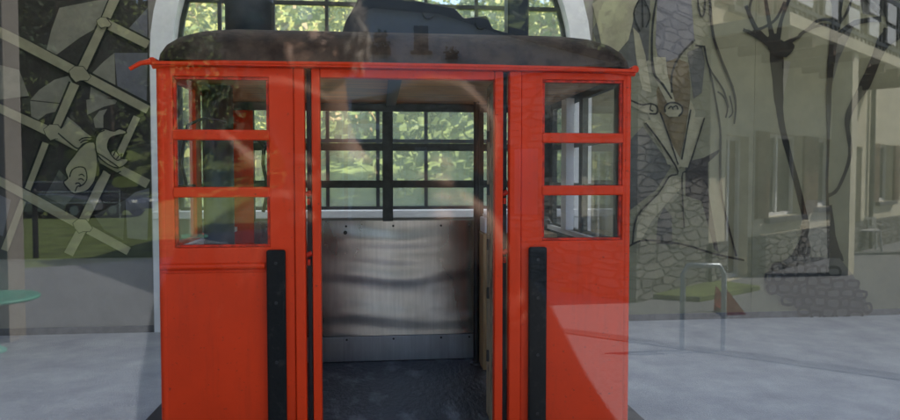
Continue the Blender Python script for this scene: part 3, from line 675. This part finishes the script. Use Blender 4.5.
# floor, ceiling, skirt
mb = MB(); mb.box(X0 + .04, X1 - .04, YF + .0, YR - .003, ZF - .05, ZF); cb(mb, 'cabin_floor', 'darkfloor')
mb = MB(); mb.box(X0 + .04, X1 - .04, YF + .065, YR - .003, ZC, ZC + .02); cc = cb(mb, 'ceiling', 'ceil')
mb = MB(); mb.box(.05, .12, YF + .07, YR - .03, ZC - .022, ZC - .002); mb.box(-.6, -.55, YF + .07, YR - .03, ZC - .018, ZC - .002); cbe(mb, 'ceiling_batten', 'frame', cc)
mb = MB(); mb.box(X0 + .04, X1 - .04, YR - .05, YR - .022, 2.06, 2.115); cb(mb, 'rear_header', 'frame')
# pole, cabinet, door leaves, hose, lever
mb = MB(); mb.tube([(.69, 4.76, ZF), (.69, 4.76, ZC)], .021, 14); mb.lathe([(.045, 0), (.045, .012), (.02, .02)], (.69, 4.76, ZF + .001)); cb(mb, 'grab_pole', 'black')
mb = MB(); mb.box(.715, 1.24, 4.60, 4.92, ZF + .004, 1.19); cab_ = cb(mb, 'plywood_cabinet', 'ply', bevel=.004)
mb = MB(); mb.box(.73, .93, 4.64, 4.86, 1.193, 1.30); mb.box(.74, .90, 4.66, 4.80, 1.302, 1.325); cb(mb, 'control_box', 'white', bevel=.008)
mb = MB()
for j, (ya, yb, xa, xb) in enumerate(((YF + .095, YF + .20, .600, .628), (YF + .205, YF + .31, .604, .634))):
    holed(mb, ya, yb, ZF + .01, 2.09, xa, xb, [(ya + .03, yb - .03, 1.27, 1.50), (ya + .03, yb - .03, 1.55, 1.79), (ya + .03, yb - .03, 1.84, 2.04)], YZ)
dl = cb(mb, 'door_leaf', 'flaky')
mb = MB()
for zz in (.6, .95, 1.22, 1.52, 1.81): mb.tube([(.598, YF + .202, zz - .03), (.598, YF + .202, zz + .03)], .012, 8)
cbe(mb, 'door_hinge', 'black', dl)
mb = MB(); holed(mb, YF + .095, YF + .5, ZF + .01, 2.09, -.372, -.342, [(YF + .15, YF + .44, 1.27, 2.02)], YZ); cb(mb, 'door_leaf', 'red_edge')
mb = MB(); mb.tube([(-.985, 3.62, 1.86), (-1.0, 3.60, 1.78), (-1.01, 3.58, 1.66), (-.99, 3.60, 1.55), (-.95, 3.62, 1.49)], .008, 8); mb.tube([(-.985, 3.62, 1.86), (-.9, 3.64, 1.9), (-.8, 3.66, 1.88)], .008, 8); cb(mb, 'air_hose', 'black')
mb = MB(); mb.tube([(-.62, 3.75, 1.78), (-.63, 3.76, 1.66), (-.60, 3.74, 1.52), (-.63, 3.75, 1.40)], .010, 8); mb.tube([(-.64, 3.75, 1.80), (-.60, 3.75, 1.76)], .026, 10); mb.tube([(-.60, 3.74, 1.46), (-.57, 3.73, 1.38), (-.58, 3.73, 1.32)], .016, 8); cb(mb, 'brake_lever', 'black')
# frame feet
mb = MB()
for x in (-.9, 1.12):
    for y in (YF + .2, YR - .2): mb.box(x - .06, x + .06, y - .06, y + .06, .032, ZB + .03)
cbe(mb, 'support_block', 'wood')

# ------------------------------------------------------------------ the street behind the photographer (seen mirrored in the glass)
ld = Vector((-.60, -.80, 0)); rd = Vector((.80, -.60, 0))      # facade directions of the two fronts
cA = Vector((*real(3.2, 8.1), 0))                             # corner of the stone house
def frame_place(o, u, v):
    return lambda a, b, t: tuple(o + u * a + v * t + Vector((0, 0, b)))
sh = thing('stone_house', 'rubble stone house standing nearest across the street', 'house', (cA.x, cA.y, 0))
SX = Matrix.Translation(-cA)
# end wall (faces the hall) with grey gable, and stone front
Lw = 6.2
mb = MB(); holed(mb, 0, Lw, -.1, 3.05, 0, .4, [(1.6, 2.4, 1.0, 2.0), (4.0, 4.8, 1.0, 2.1)], frame_place(cA, Vector((-ld.x, ld.y, 0)) if False else ld, Vector((.8, -.6, 0))))
uvbox(mb.build('stone_wall', 'stone', sh, xf=SX))
mb = MB(); holed(mb, .402, 1.9, -.1, 4.4, 0, .4, [], frame_place(cA, rd, Vector((-.6, -.8, 0)))); uvbox(mb.build('stone_front', 'stone', sh, xf=SX))
# pale grey house with shallow gable further back
YM = 14.0; gp = lambda px, py: onwall(px, py, YM)
gx = gp(421, 38)[0]; gy = real(0, YM)[1]
gh = thing('grey_house', 'pale grey house with a low gable and one small upper window', 'house', (gx, gy, 0))
GX = Matrix.Translation((-gx, -gy, 0))
top = [gp(*p) for p in ((612, 63), (500, 34), (440, 14), (372, 8), (300, 40))]
mb = MB(); mb.prism([(top[-1][0], -.1), (top[0][0], -.1)] + top, 'y', gy - .3, gy); mb.build('wall', 'greyplaster', gh, xf=GX)
mb = MB(); mb.prism([(p[0], p[1] + .004) for p in top] + [(p[0], p[1] + .16) for p in top[::-1]], 'y', gy - 5, gy + .18); mb.build('roof', 'slate', gh, xf=GX)
x, z = gp(421, 38); mb = MB(); mb.box(x - .15, x + .15, gy + .002, gy + .012, z - .27, z + .25); wn = mb.build('window', 'shade', gh, xf=GX)
mb = MB(); mb.box(x - .22, x + .22, gy + .002, gy + .08, z - .34, z - .275); mb.box(x - .012, x + .012, gy + .013, gy + .02, z - .27, z + .25); mb.build('window_sill', 'wood', wn, xf=GX)
for k, (a_, b_) in enumerate(((380, 36), (385, 48), (373, 48), (451, 53))):
    fx, fz = gp(a_, b_); mb = MB(); mb.box(fx - .12, fx + .12, gy + .03, gy + .17, fz - .14, fz - .02)
    leafcloud(mb, (fx, gy + .12, fz), .15, .12, 70, .035, 1)
    tag(mb.build('flower_box', ['wood', 'leaf3'], fix=False), ['highest small flower box left of the grey house window', 'small flower box left of the grey house window, nearest it below', 'leftmost low flower box on the grey house', 'small flower box right of the grey house window'][k], 'flower box', 'flower boxes on the grey house')
# cream house
cB = cA + rd * 1.905
ch = thing('cream_house', 'long cream plastered house with wooden balcony and open porch', 'house', (cB.x, cB.y, 0))
BX = Matrix.Translation(-cB)
pl = frame_place(cB, rd, Vector((-.6, -.8, 0)))
def bb(mb, a0, a1, t0, t1, z0, z1, mi=0):
    c = [pl(a, z, t) for z in (z0, z1) for a, t in ((a0, t0), (a1, t0), (a1, t1), (a0, t1))]
    mb.add(c, [(0, 3, 2, 1), (4, 5, 6, 7), (0, 1, 5, 4), (1, 2, 6, 5), (2, 3, 7, 6), (3, 0, 4, 7)], mi)
ho = [(.5, 1.3, .0, 2.2), (2.0, 3.5, .9, 2.3), (4.2, 5.2, 1.0, 2.3), (6.0, 6.9, 0, 2.2), (8, 9.2, 1.0, 2.3), (10.5, 11.6, 1, 2.3), (.6, 1.5, 4.1, 5.9), (2.6, 3.6, 4.1, 5.9), (4.6, 5.6, 4.1, 5.9), (7.2, 8.2, 4.6, 5.9), (10, 11, 4.6, 5.9)]
mb = MB(); holed(mb, 0, 14, -.1, 7, 0, .35, ho, pl); mb.build('plaster_wall', 'plaster', ch, xf=BX)
for h in ho:
    mb = MB(); bb(mb, h[0], h[1], .2, .24, h[2], h[3]); wn = mb.build('door' if h[2] < .2 else 'window', 'wood' if h[2] < .2 else 'shade', ch, xf=BX)
    mb = MB(); f = .06
    for a0, a1, z0, z1 in ((h[0], h[1], h[3] - f, h[3]), (h[0], h[1], h[2], h[2] + f), (h[0], h[0] + f, h[2] + f, h[3] - f), (h[1] - f, h[1], h[2] + f, h[3] - f), ((h[0] + h[1]) / 2 - .03, (h[0] + h[1]) / 2 + .03, h[2] + f, h[3] - f)):
        bb(mb, a0, a1, .14, .19, z0, z1)
    mb.build('window_frame', 'white', wn, xf=BX)
mb = MB(); bb(mb, -.1, 7.2, -1.1, -.003, 3.55, 3.72); bal = mb.build('balcony', 'plaster', ch, xf=BX)
mb = MB(); bb(mb, -.1, 7.2, -1.1, -1.04, 4.6, 4.68); bb(mb, -.1, 7.2, -1.09, -1.05, 3.80, 3.86); bb(mb, -.1, 7.2, -1.09, -1.05, 4.18, 4.22)
for i in range(37): bb(mb, i * .2 - .08, i * .2 - .04, -1.085, -1.055, 3.723, 4.598)
mb.build('railing', 'mull', bal, xf=BX)
mb = MB()
for i in range(6): bb(mb, .1 + i * 1.0, .62 + i * 1.0, -1.13, -1.105, 3.88, 4.16); bb(mb, .1 + i * 1.0, .62 + i * 1.0, -1.13, -1.105, 4.24, 4.56)
mb.build_each('hung_cloth', 'plasticwhite', bal, xf=BX)
for a in (2.6, 6.9):
    mb = MB(); bb(mb, a, a + .28, -1.05, -.77, -.1, 3.547); mb.build('porch_pillar', 'plaster', ch, xf=BX)
mb = MB(); bb(mb, -.4, 14.4, -1.4, 7, 7.003, 7.2); mb.build('roof', 'slate', ch, xf=BX)
for h in ho:
    if h[2] > .2:
        mb = MB(); bb(mb, h[0] - .1, h[1] + .1, -.10, -.002, h[2] - .09, h[2] - .003); mb.build('window_ledge', 'kerb', ch, xf=BX, bevel=.006)
        for a0 in (h[0] - .46, h[1] + .02):
            mb = MB(); bb(mb, a0, a0 + .44, -.05, -.003, h[2], h[3])
            for q in range(int((h[3] - h[2]) / .09) - 1): bb(mb, a0 + .05, a0 + .39, -.062, -.051, h[2] + .06 + q * .09, h[2] + .11 + q * .09)
            mb.build('shutter', 'wood', ch, xf=BX)
mb = MB()
for i in range(9): bb(mb, .0 + i * .85, .12 + i * .85, -1.05, -.003, 3.40, 3.547)
mb.build_each('balcony_joist', 'wood', bal, xf=BX)
mb = MB(); mb.tube([pl(7.35, z_, -.07) for z_ in (0, 3.4, 6.9)], .05, 10); mb.build('downpipe', 'mull', ch, xf=BX)
cutp = [(0, .48), (1.32, 14)]
for a0, a1 in cutp:
    mb = MB(); bb(mb, a0, a1, -.06, -.0025, -.1, .62); uvbox(mb.build('stone_plinth', 'stone', ch, xf=BX))
mb = MB(); bb(mb, 7.3, 14, -2.4, -2.34, 1.0, 1.08); bb(mb, 7.3, 14, -2.4, -2.34, .55, .6)
for i in range(12): bb(mb, 7.35 + i * .6, 7.43 + i * .6, -2.4, -2.34, -.1, 1.0)
tag(mb.build('garden_fence', 'white'), 'white post and rail fence in front of the cream house', 'fence')
# verge, painted shadow strip
x, y = street(640, 300)
mb = MB(); mb.prism([(p[0], p[1]) for p in (street(560, 292), street(700, 302), street(760, 290), street(600, 268))], 'z', -.003, .06); struct(mb.build('grass_verge', 'grass'))
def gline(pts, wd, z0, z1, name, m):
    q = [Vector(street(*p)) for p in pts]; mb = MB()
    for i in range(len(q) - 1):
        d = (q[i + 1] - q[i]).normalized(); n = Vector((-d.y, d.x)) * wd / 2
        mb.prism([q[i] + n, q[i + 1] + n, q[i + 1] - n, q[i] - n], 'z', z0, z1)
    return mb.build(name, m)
struct(gline([(560, 330), (700, 349), (900, 377)], .20, -.003, .004, 'shadow_strip', 'kerb'))  # dark strip laid on the paving in place of a cast shadow
# hoop stand
hx0 = Vector((*street(682, 350), 0)); hx1 = Vector((*street(723, 351), 0))
mb = MB(); mb.tube([hx0, hx0 + Vector((0, 0, .70)), hx0.lerp(hx1, .12) + Vector((0, 0, .78)), hx0.lerp(hx1, .88) + Vector((0, 0, .78)), hx1 + Vector((0, 0, .70)), hx1], .024, 12)
tag(mb.build('hoop_stand', 'galv'), 'pale galvanised tube hoop standing on the gravel paving', 'bike stand')
# red triangle sign board
p = street(733, 315)
mb = MB(); mb.prism([(p[0] - .10, 0), (p[0] + .16, 0), (p[0] - .08, .30)], 'y', p[1] - .02, p[1]); mb.prism([(p[0] - .10, 0), (p[0] + .16, 0), (p[0] - .08, .30)], 'y', p[1] - .26, p[1] - .24); mb.box(p[0] - .08, p[0] + .08, p[1] - .239, p[1] - .021, .04, .06)
tag(mb.build('warning_board', 'signred'), 'small red triangular board on the paving beyond the tube hoop', 'sign')
# white garden chair
p = street(866, 250)
chair = thing('garden_chair', 'low white plastic garden chair on the paving by the porch', 'chair', (p[0], p[1], 0), R(25))
mb = MB(); mb.box(-.24, .24, -.22, .22, .41, .44); mb.build('seat', 'plasticwhite', chair, bevel=.01)
mb = MB(); holed(mb, -.23, .23, .44, .70, -.25, -.225, [(-.17 + i * .09, -.12 + i * .09, .5, .64) for i in range(4)], XZ); mb.build('backrest', 'plasticwhite', chair)
for sx in (-1, 1):
    mb = MB(); mb.box(sx * .25 - .02, sx * .25 + .02, -.2, .2, .54, .57); mb.build('armrest', 'plasticwhite', chair)
    for sy in (-1, 1):
        mb = MB(); mb.tube([(sx * .24, sy * .22, 0), (sx * .21, sy * .18, .41)], .022, 8); mb.build('leg', 'plasticwhite', chair)
# turquoise round table at left
p = street(-6, 352)
tb = thing('round_table', 'low round turquoise garden table with raised rim at the far left', 'table', (p[0], p[1], 0))
mb = MB(); mb.lathe([(0, .48), (.20, .485), (.24, .50), (.36, .505), (.375, .495), (.37, .475), (.2, .462), (0, .46)], (0, 0, 0), 40); mb.build('tabletop', 'turq', tb)
mb = MB(); mb.tube([(0, 0, .03), (0, 0, .459)], .03, 12); mb.lathe([(.10, 0), (.10, .02), (.05, .05), (.035, .08)], (0, 0, 0), 24); mb.build('pedestal', 'turq', tb)
# white railing left and post
a = Vector((*street(-60, 222), 0)); b = Vector((*street(120, 219), 0))
mb = MB()
for z in (.60, 1.0): mb.tube([a + Vector((0, 0, z)), b + Vector((0, 0, z))], .02, 8)
for i in range(3): q = a.lerp(b, i / 2); mb.tube([q, q + Vector((0, 0, 1.03))], .02, 8)
tag(mb.build('roadside_railing', 'galv'), 'grey tubular railing along the left edge of the street', 'railing')
p = street(36, 258)
mb = MB(); mb.tube([(p[0], p[1], 0), (p[0], p[1], 1.25)], .05, 12); mb.lathe([(.055, 0), (.07, .03), (0, .1)], (p[0], p[1], 1.25), 12)
tag(mb.build('dark_bollard', 'black'), 'dark thin bollard post in front of the grey railing', 'bollard')
# gate pillar close to the left edge of the view
pa = Vector(street(-40, 344)); pb = Vector(street(11, 342)); pw = (pb - pa).length
gpil = thing('gate_pillar', 'tall grey beige plastered gate pillar at the far left of the street', 'pillar', ((pa.x + pb.x) / 2, (pa.y + pb.y) / 2, 0))
mb = MB(); mb.box(-pw / 2, pw / 2, -.3, 0, -.1, 3.6); mb.build('shaft', 'wall', gpil, bevel=.01)
mb = MB(); mb.box(-pw / 2 - .05, pw / 2 + .05, -.45, .05, 3.602, 3.72); mb.build('cap', 'kerb', gpil, bevel=.01)
# cars
def make_car(paint, label, loc, rz):
    c = thing('parked_car', label, 'car', loc, rz, 'cars parked beyond the meadow')
    body = [(-2.1, .32), (-2.12, .62), (-2.0, .82), (-1.55, .90), (-1.15, 1.0), (.55, 1.0), (1.2, .9), (1.95, .78), (2.1, .58), (2.12, .32), (1.75, .30), (1.68, .52), (1.45, .66), (1.2, .66), (.97, .52), (.9, .26), (-.95, .26), (-1.02, .52), (-1.25, .66), (-1.5, .66), (-1.73, .52), (-1.8, .3)]
    mb = MB(); mb.prism(body, 'y', -.84, .84); b_ = mb.build('body', paint, c, bevel=.05)
    mb = MB(); V = []; 
    for z, xa, xb, hy in ((1.0, -1.6, .75, .78), (1.42, -1.1, .12, .62), (1.44, -1.0, .02, .55)): V += [(xa, -hy, z), (xb, -hy, z), (xb, hy, z), (xa, hy, z)]
    mb.add(V, [(i * 4 + k, i * 4 + (k + 1) % 4, i * 4 + 4 + (k + 1) % 4, i * 4 + 4 + k) for i in range(2) for k in range(4)] + [(8, 9, 10, 11)]); mb.build('cabin_glass', 'carglass', c)
    mb = MB(); mb.box(-1.05, .08, -.6, .6, 1.44, 1.48); mb.build('car_roof', paint, c, bevel=.02)
    for x in (-1.37, 1.33):
        for s in (-1, 1):
            mb = MB(); mb.tube([(x, s * .66, .32), (x, s * .86, .32)], .32, 20); wh = mb.build('wheel', 'tyre', c)
            mb = MB(); mb.tube([(x, s * .861, .32), (x, s * .875, .32)], .19, 14); mb.build('rim', 'galv', wh)
    for s in (-1, 1):
        mb = MB(); mb.box(2.03, 2.13, s * .6 - .16, s * .6 + .16, .60, .72); mb.build('headlight', 'lamp', c, bevel=.02)
        mb = MB(); mb.box(-2.13, -2.04, s * .66 - .12, s * .66 + .12, .62, .76); mb.build('tail_light', 'signred', c)
    return c
for (px, py, dz, pn, lb) in ((18, 213, 4, 'carpaint2', 'dark parked car partly behind the railing, far left'), (56, 214, -3, 'carpaint', 'silver parked car between two darker cars'), (97, 213, 2, 'carpaint2', 'dark parked car nearest the cabin end of the row')):
    p = street(px, py); make_car(pn, lb, (p[0], p[1], -.14), R(dz + (12)))
# trees
def make_tree(label, loc, h, rx, leaf, n=2600, group='trees across the street'):
    t = thing('broadleaf_tree', label, 'tree', loc, 0, group)
    mb = MB(); mb.tube([(0, 0, -.2), (.05, 0, h * .25), (-.05, .06, h * .5), (0, 0, h * .8)], [.22, .17, .12, .04], 9)
    for k in range(6):
        a = k * 1.05 + random.random(); zz = h * (.3 + .07 * k); mb.tube([(0, 0, zz), (math.cos(a) * rx * .35, math.sin(a) * rx * .35, zz + h * .1), (math.cos(a) * rx * .7, math.sin(a) * rx * .7, zz + h * .17)], [.08, .05, .02], 6)
    mb.build('trunk', 'bark', t)
    mb = MB()
    for k in range(16):
        a = random.uniform(0, 6.28); rad = rx * random.uniform(.1, .7); zz = h * random.uniform(.38, .92); s = rx * random.uniform(.28, .5) * (1.15 - .5 * zz / h)
        leafcloud(mb, (math.cos(a) * rad * (1.2 - .6 * zz / h), math.sin(a) * rad * (1.2 - .6 * zz / h), zz), s, s * .8, n // 16, .045 * rx, random.choice([0, 0, 1]))
    mb.build('crown', leaf, t, fix=False); return t
for (px, ym, h, rx, lf, lb) in ((-60, 44, 20, 3.6, ['leaf2', 'leaf1'], 'pale green tree at the left end of the row across the street'), (20, 46, 22, 6.5, ['leaf3', 'leaf2'], 'dark green tree behind the left parked car'), (62, 43, 19, 5.5, ['leaf3', 'leaf3'], 'darkest tree behind the silver parked car'), (112, 47, 22, 6.5, ['leaf2', 'leaf3'], 'mid green tree behind the right parked car'),
                        (170, 44, 21, 6, ['leaf3', 'leaf2'], 'tall tree hidden behind the stone house'), (-130, 42, 19, 6, ['leaf1', 'leaf2'], 'yellow green tree outside the left edge of view'), (860, 33, 13, 4, ['leaf1', 'leaf2'], 'yellow green tree behind the cream house')):
    x = onwall(px, 200, ym)[0]; q = real(x, ym); make_tree(lb, (q[0], q[1], -.14), h, rx, lf)
for x_, y_, n_ in ((9.5, 11, 'closest behind'), (12.5, 14.5, 'midway behind'), (9.8, 17, 'farthest behind')): make_tree('added unseen green tree standing %s the hall, off to the right' % n_, (x_, y_, -.14), 13, 3.8, ['leaf2', 'leaf1'], 5000, 'added shade trees behind the hall')  # out of view, added to keep sun off the arched window
# wooded slope far behind the street
def fz(x, y): d = -y - 38; return -.2 + max(0, d) * .42 + 2.5 * math.sin(x * .04)
nx, ny = 30, 12; vs = [(-140 + 280 * i / (nx - 1), -38 - 80 * j / (ny - 1), fz(-140 + 280 * i / (nx - 1), -38 - 80 * j / (ny - 1)) - .6) for j in range(ny) for i in range(nx)]
mb = MB(); mb.add(vs, [(j * nx + i, j * nx + i + 1, (j + 1) * nx + i + 1, (j + 1) * nx + i) for j in range(ny - 1) for i in range(nx - 1)], 0, True); struct(mb.build('far_slope', 'grass'))
mb = MB()
for i in range(260):
    y = -42 - 70 * random.random(); x = random.uniform(-1, 1) * (-y + 15); z = fz(x, y)
    for q in range(2): leafcloud(mb, (x + random.uniform(-2, 2), y, z + random.uniform(1.5, 4)), 2.6, 2.8, 34, .75, random.choice([0, 0, 1]))
o = mb.build('far_wood', ['leaf3', 'leaf2'], fix=False); o['kind'] = 'stuff'; tag(o, 'dark green wooded slope beyond the houses, mirrored in the glass', 'wood')

# ------------------------------------------------------------------ the photographer
def skin(name, verts, edges, radii, m, parent, root=0, sub=2):
    me = bpy.data.meshes.new(name); me.from_pydata(verts, edges, [])
    o = link(name, me, None, parent)
    md = o.modifiers.new('skin', 'SKIN'); md.use_smooth_shade = True
    for i, r in enumerate(radii):
        sv = me.skin_vertices[0].data[i]; sv.radius = r if isinstance(r, tuple) else (r, r); sv.use_root = (i == root)
    ss = o.modifiers.new('sub', 'SUBSURF'); ss.levels = sub; ss.render_levels = sub
    bpy.context.view_layer.update()
    dg = bpy.context.evaluated_depsgraph_get(); nm = bpy.data.meshes.new_from_object(o.evaluated_get(dg))
    o.modifiers.clear(); o.data = nm; nm.materials.clear(); nm.materials.append(M[m])
    for p_ in nm.polygons: p_.use_smooth = True
    return o
PX, PY = -.03, -.38
ph = thing('person', 'person in dark rain cape with curly grey hair photographing with raised phone, mirrored in glass', 'person', (PX, PY, 0))
V = [(0, 0, .98), (0, 0, 1.15), (0, 0, 1.34), (-.01, 0, 1.50), (-.06, .01, 1.62), (-.10, .02, 1.71), (-.12, .03, 1.79), (-.12, .02, 1.87),
     (-.17, 0, 1.49), (-.24, .07, 1.32), (-.21, .22, 1.42), (-.13, .33, 1.54), (.17, 0, 1.49), (.24, .07, 1.32), (.22, .22, 1.42), (.16, .33, 1.54),
     (-.10, 0, .90), (-.12, .02, .50), (-.13, 0, .08), (-.13, .14, .05), (.10, 0, .90), (.12, .02, .50), (.13, 0, .08), (.13, .14, .05), (-.075, .355, 1.575), (.115, .355, 1.575)]
E = [(0, 1), (1, 2), (2, 3), (3, 4), (4, 5), (5, 6), (6, 7), (3, 8), (8, 9), (9, 10), (10, 11), (3, 12), (12, 13), (13, 14), (14, 15), (0, 16), (16, 17), (17, 18), (18, 19), (0, 20), (20, 21), (21, 22), (22, 23), (11, 24), (15, 25)]
rad = [(.15, .11), (.15, .10), (.165, .115), (.12, .09), .055, (.07, .085), (.082, .10), (.065, .075), .06, .045, .036, .026, .06, .045, .036, .026, .09, .06, .045, .04, .09, .06, .045, .04, (.036, .018), (.036, .018)]
skin('body', V, E, rad, 'skin', ph)
# loose dark rain cape over shoulders and raised arms
mb = MB(); cv = []; NC = 40
for z, hx, hy, cx, cy in ((1.60, .06, .075, -.05, .02), (1.585, .09, .09, -.05, .02), (1.54, .19, .13, -.04, .03), (1.48, .27, .17, -.035, .05), (1.38, .33, .20, -.01, .06), (1.25, .375, .20, .01, .05), (1.10, .43, .19, .05, .03), (.92, .43, .19, .05, 0), (.76, .45, .20, .05, 0)):
    for k in range(NC):
        a = 2 * math.pi * k / NC; fo = 1 + (.05 * math.sin(a * 7 + 1) + .03 * math.sin(a * 11)) * max(0, (1.55 - z) / .8)
        cv.append((cx + hx * fo * math.cos(a), cy + hy * fo * math.sin(a), z))
mb.add(cv, [(i * NC + k, i * NC + (k + 1) % NC, (i + 1) * NC + (k + 1) % NC, (i + 1) * NC + k) for i in range(8) for k in range(NC)], 0, True)
mb.build('rain_cape', 'jacket', ph)
for s_ in (-1, 1):
    sl = [(s_ * .20 , .08, 1.36), (s_ * .215 , .19, 1.42), (s_ * .18, .28, 1.50)]
    mb = MB(); mb.tube(sl, [.06, .055, .046], 12); mb.build('sleeve', 'jacket', ph)
for s, ids in (('trousers', [0, 16, 17, 18, 20, 21, 22]),):
    mp_ = {v: i for i, v in enumerate(ids)}; tr = [(.17, .13), .11, .08, .065, .11, .08, .065]
    skin('trousers', [V[i] for i in ids], [(mp_[a], mp_[b]) for a, b in E if a in mp_ and b in mp_], tr, 'trouser', ph)
# fingers
phx0, phx1 = -.062, .098                    # phone edges relative to the person
for s, bx in ((-1, -.075), (1, .115)):
    for k in range(4):
        z0 = 1.545 + k * .021; dx = -s * .0
        vs = [(bx, .362, z0), (bx - s * .004, .40, z0 + .004), (bx - s * .012 - s * .0, .432, z0 + .006), (bx - s * .03, .442 - k * .001, z0 + .006)]
        o = skin('finger', vs, [(0, 1), (1, 2), (2, 3)], [.010, .0095, .009, .0075], 'skin', ph, sub=1)
    o = skin('thumb', [(bx, .350, 1.56), (bx - s * .022, .372, 1.585), (bx - s * .040, .398, 1.60)], [(0, 1), (1, 2)], [.013, .011, .009], 'skin', ph, sub=1)
skin('finger', [(.165, .33, 1.60), (.175, .345, 1.665), (.135, .355, 1.712), (.085, .358, 1.716), (.045, .358, 1.694)], [(0, 1), (1, 2), (2, 3), (3, 4)], [.02, .015, .0125, .011, .0095], 'skin', ph, sub=2)
skin('finger', [(-.125, .33, 1.60), (-.185, .345, 1.655), (-.145, .355, 1.706), (-.085, .358, 1.712), (-.03, .358, 1.690)], [(0, 1), (1, 2), (2, 3), (3, 4)], [.02, .015, .0125, .011, .0095], 'skin', ph, sub=2)
# face
mb = MB(); mb.tube([(-.115, .115, 1.805), (-.115, .145, 1.775), (-.115, .12, 1.765)], [.008, .014, .01], 8); mb.build('nose', 'skin', ph)
for s in (-1, 1):
    mb = MB(); mb.lathe([(0, -.008), (.012, 0), (0, .008)], (-.115 + s * .032, .118, 1.815), 10); mb.build('eye', 'eye', ph)
    mb = MB(); mb.tube([(-.115 + s * .088, .03, 1.83), (-.115 + s * .097, .02, 1.805), (-.115 + s * .088, .03, 1.775)], [.008, .012, .008], 8); mb.build('ear', 'skin', ph)
mb = MB(); mb.tube([(-.14, .105, 1.742), (-.115, .118, 1.738), (-.09, .105, 1.742)], [.004, .008, .004], 8); mb.build('mouth', 'petal', ph)
mb = MB(); rnd = random.Random(5)
for k in range(420):
    a = rnd.uniform(0, 6.283); e = rnd.uniform(-.35, 1.5)
    d = Vector((math.cos(a) * math.cos(e), math.sin(a) * math.cos(e), math.sin(e)))
    if d.y > .45 and d.z < .45: continue
    c = Vector((-.115, .015, 1.835)) + Vector((d.x * .10, d.y * .11, d.z * .11)); t = d.orthogonal().normalized(); b2 = d.cross(t); r0 = rnd.uniform(.012, .024); ph0 = rnd.uniform(0, 6)
    pts = [c + d * (.006 * j + rnd.uniform(-.003, .005)) + (t * math.cos(ph0 + j * 1.3) + b2 * math.sin(ph0 + j * 1.3)) * r0 for j in range(6)]
    mb.tube(pts, [.005, .006, .006, .005, .004, .002], 4)
mb.build('curly_hair', 'hair', ph, fix=False)
# phone, behind the lens position
pn = thing('mobile_phone', 'black mobile phone held up in both hands of the photographer', 'phone', (.0, -.02, CAMZ))
mb = MB(); mb.box(-.095, .065, -.012, -.004 + .002, -.060, .018); mb.build('phone_body', 'black', pn, bevel=.004)
mb = MB(); mb.box(-.090, .060, -.0135, -.0122, -.055, .013); mb.build('screen', 'shade', pn)
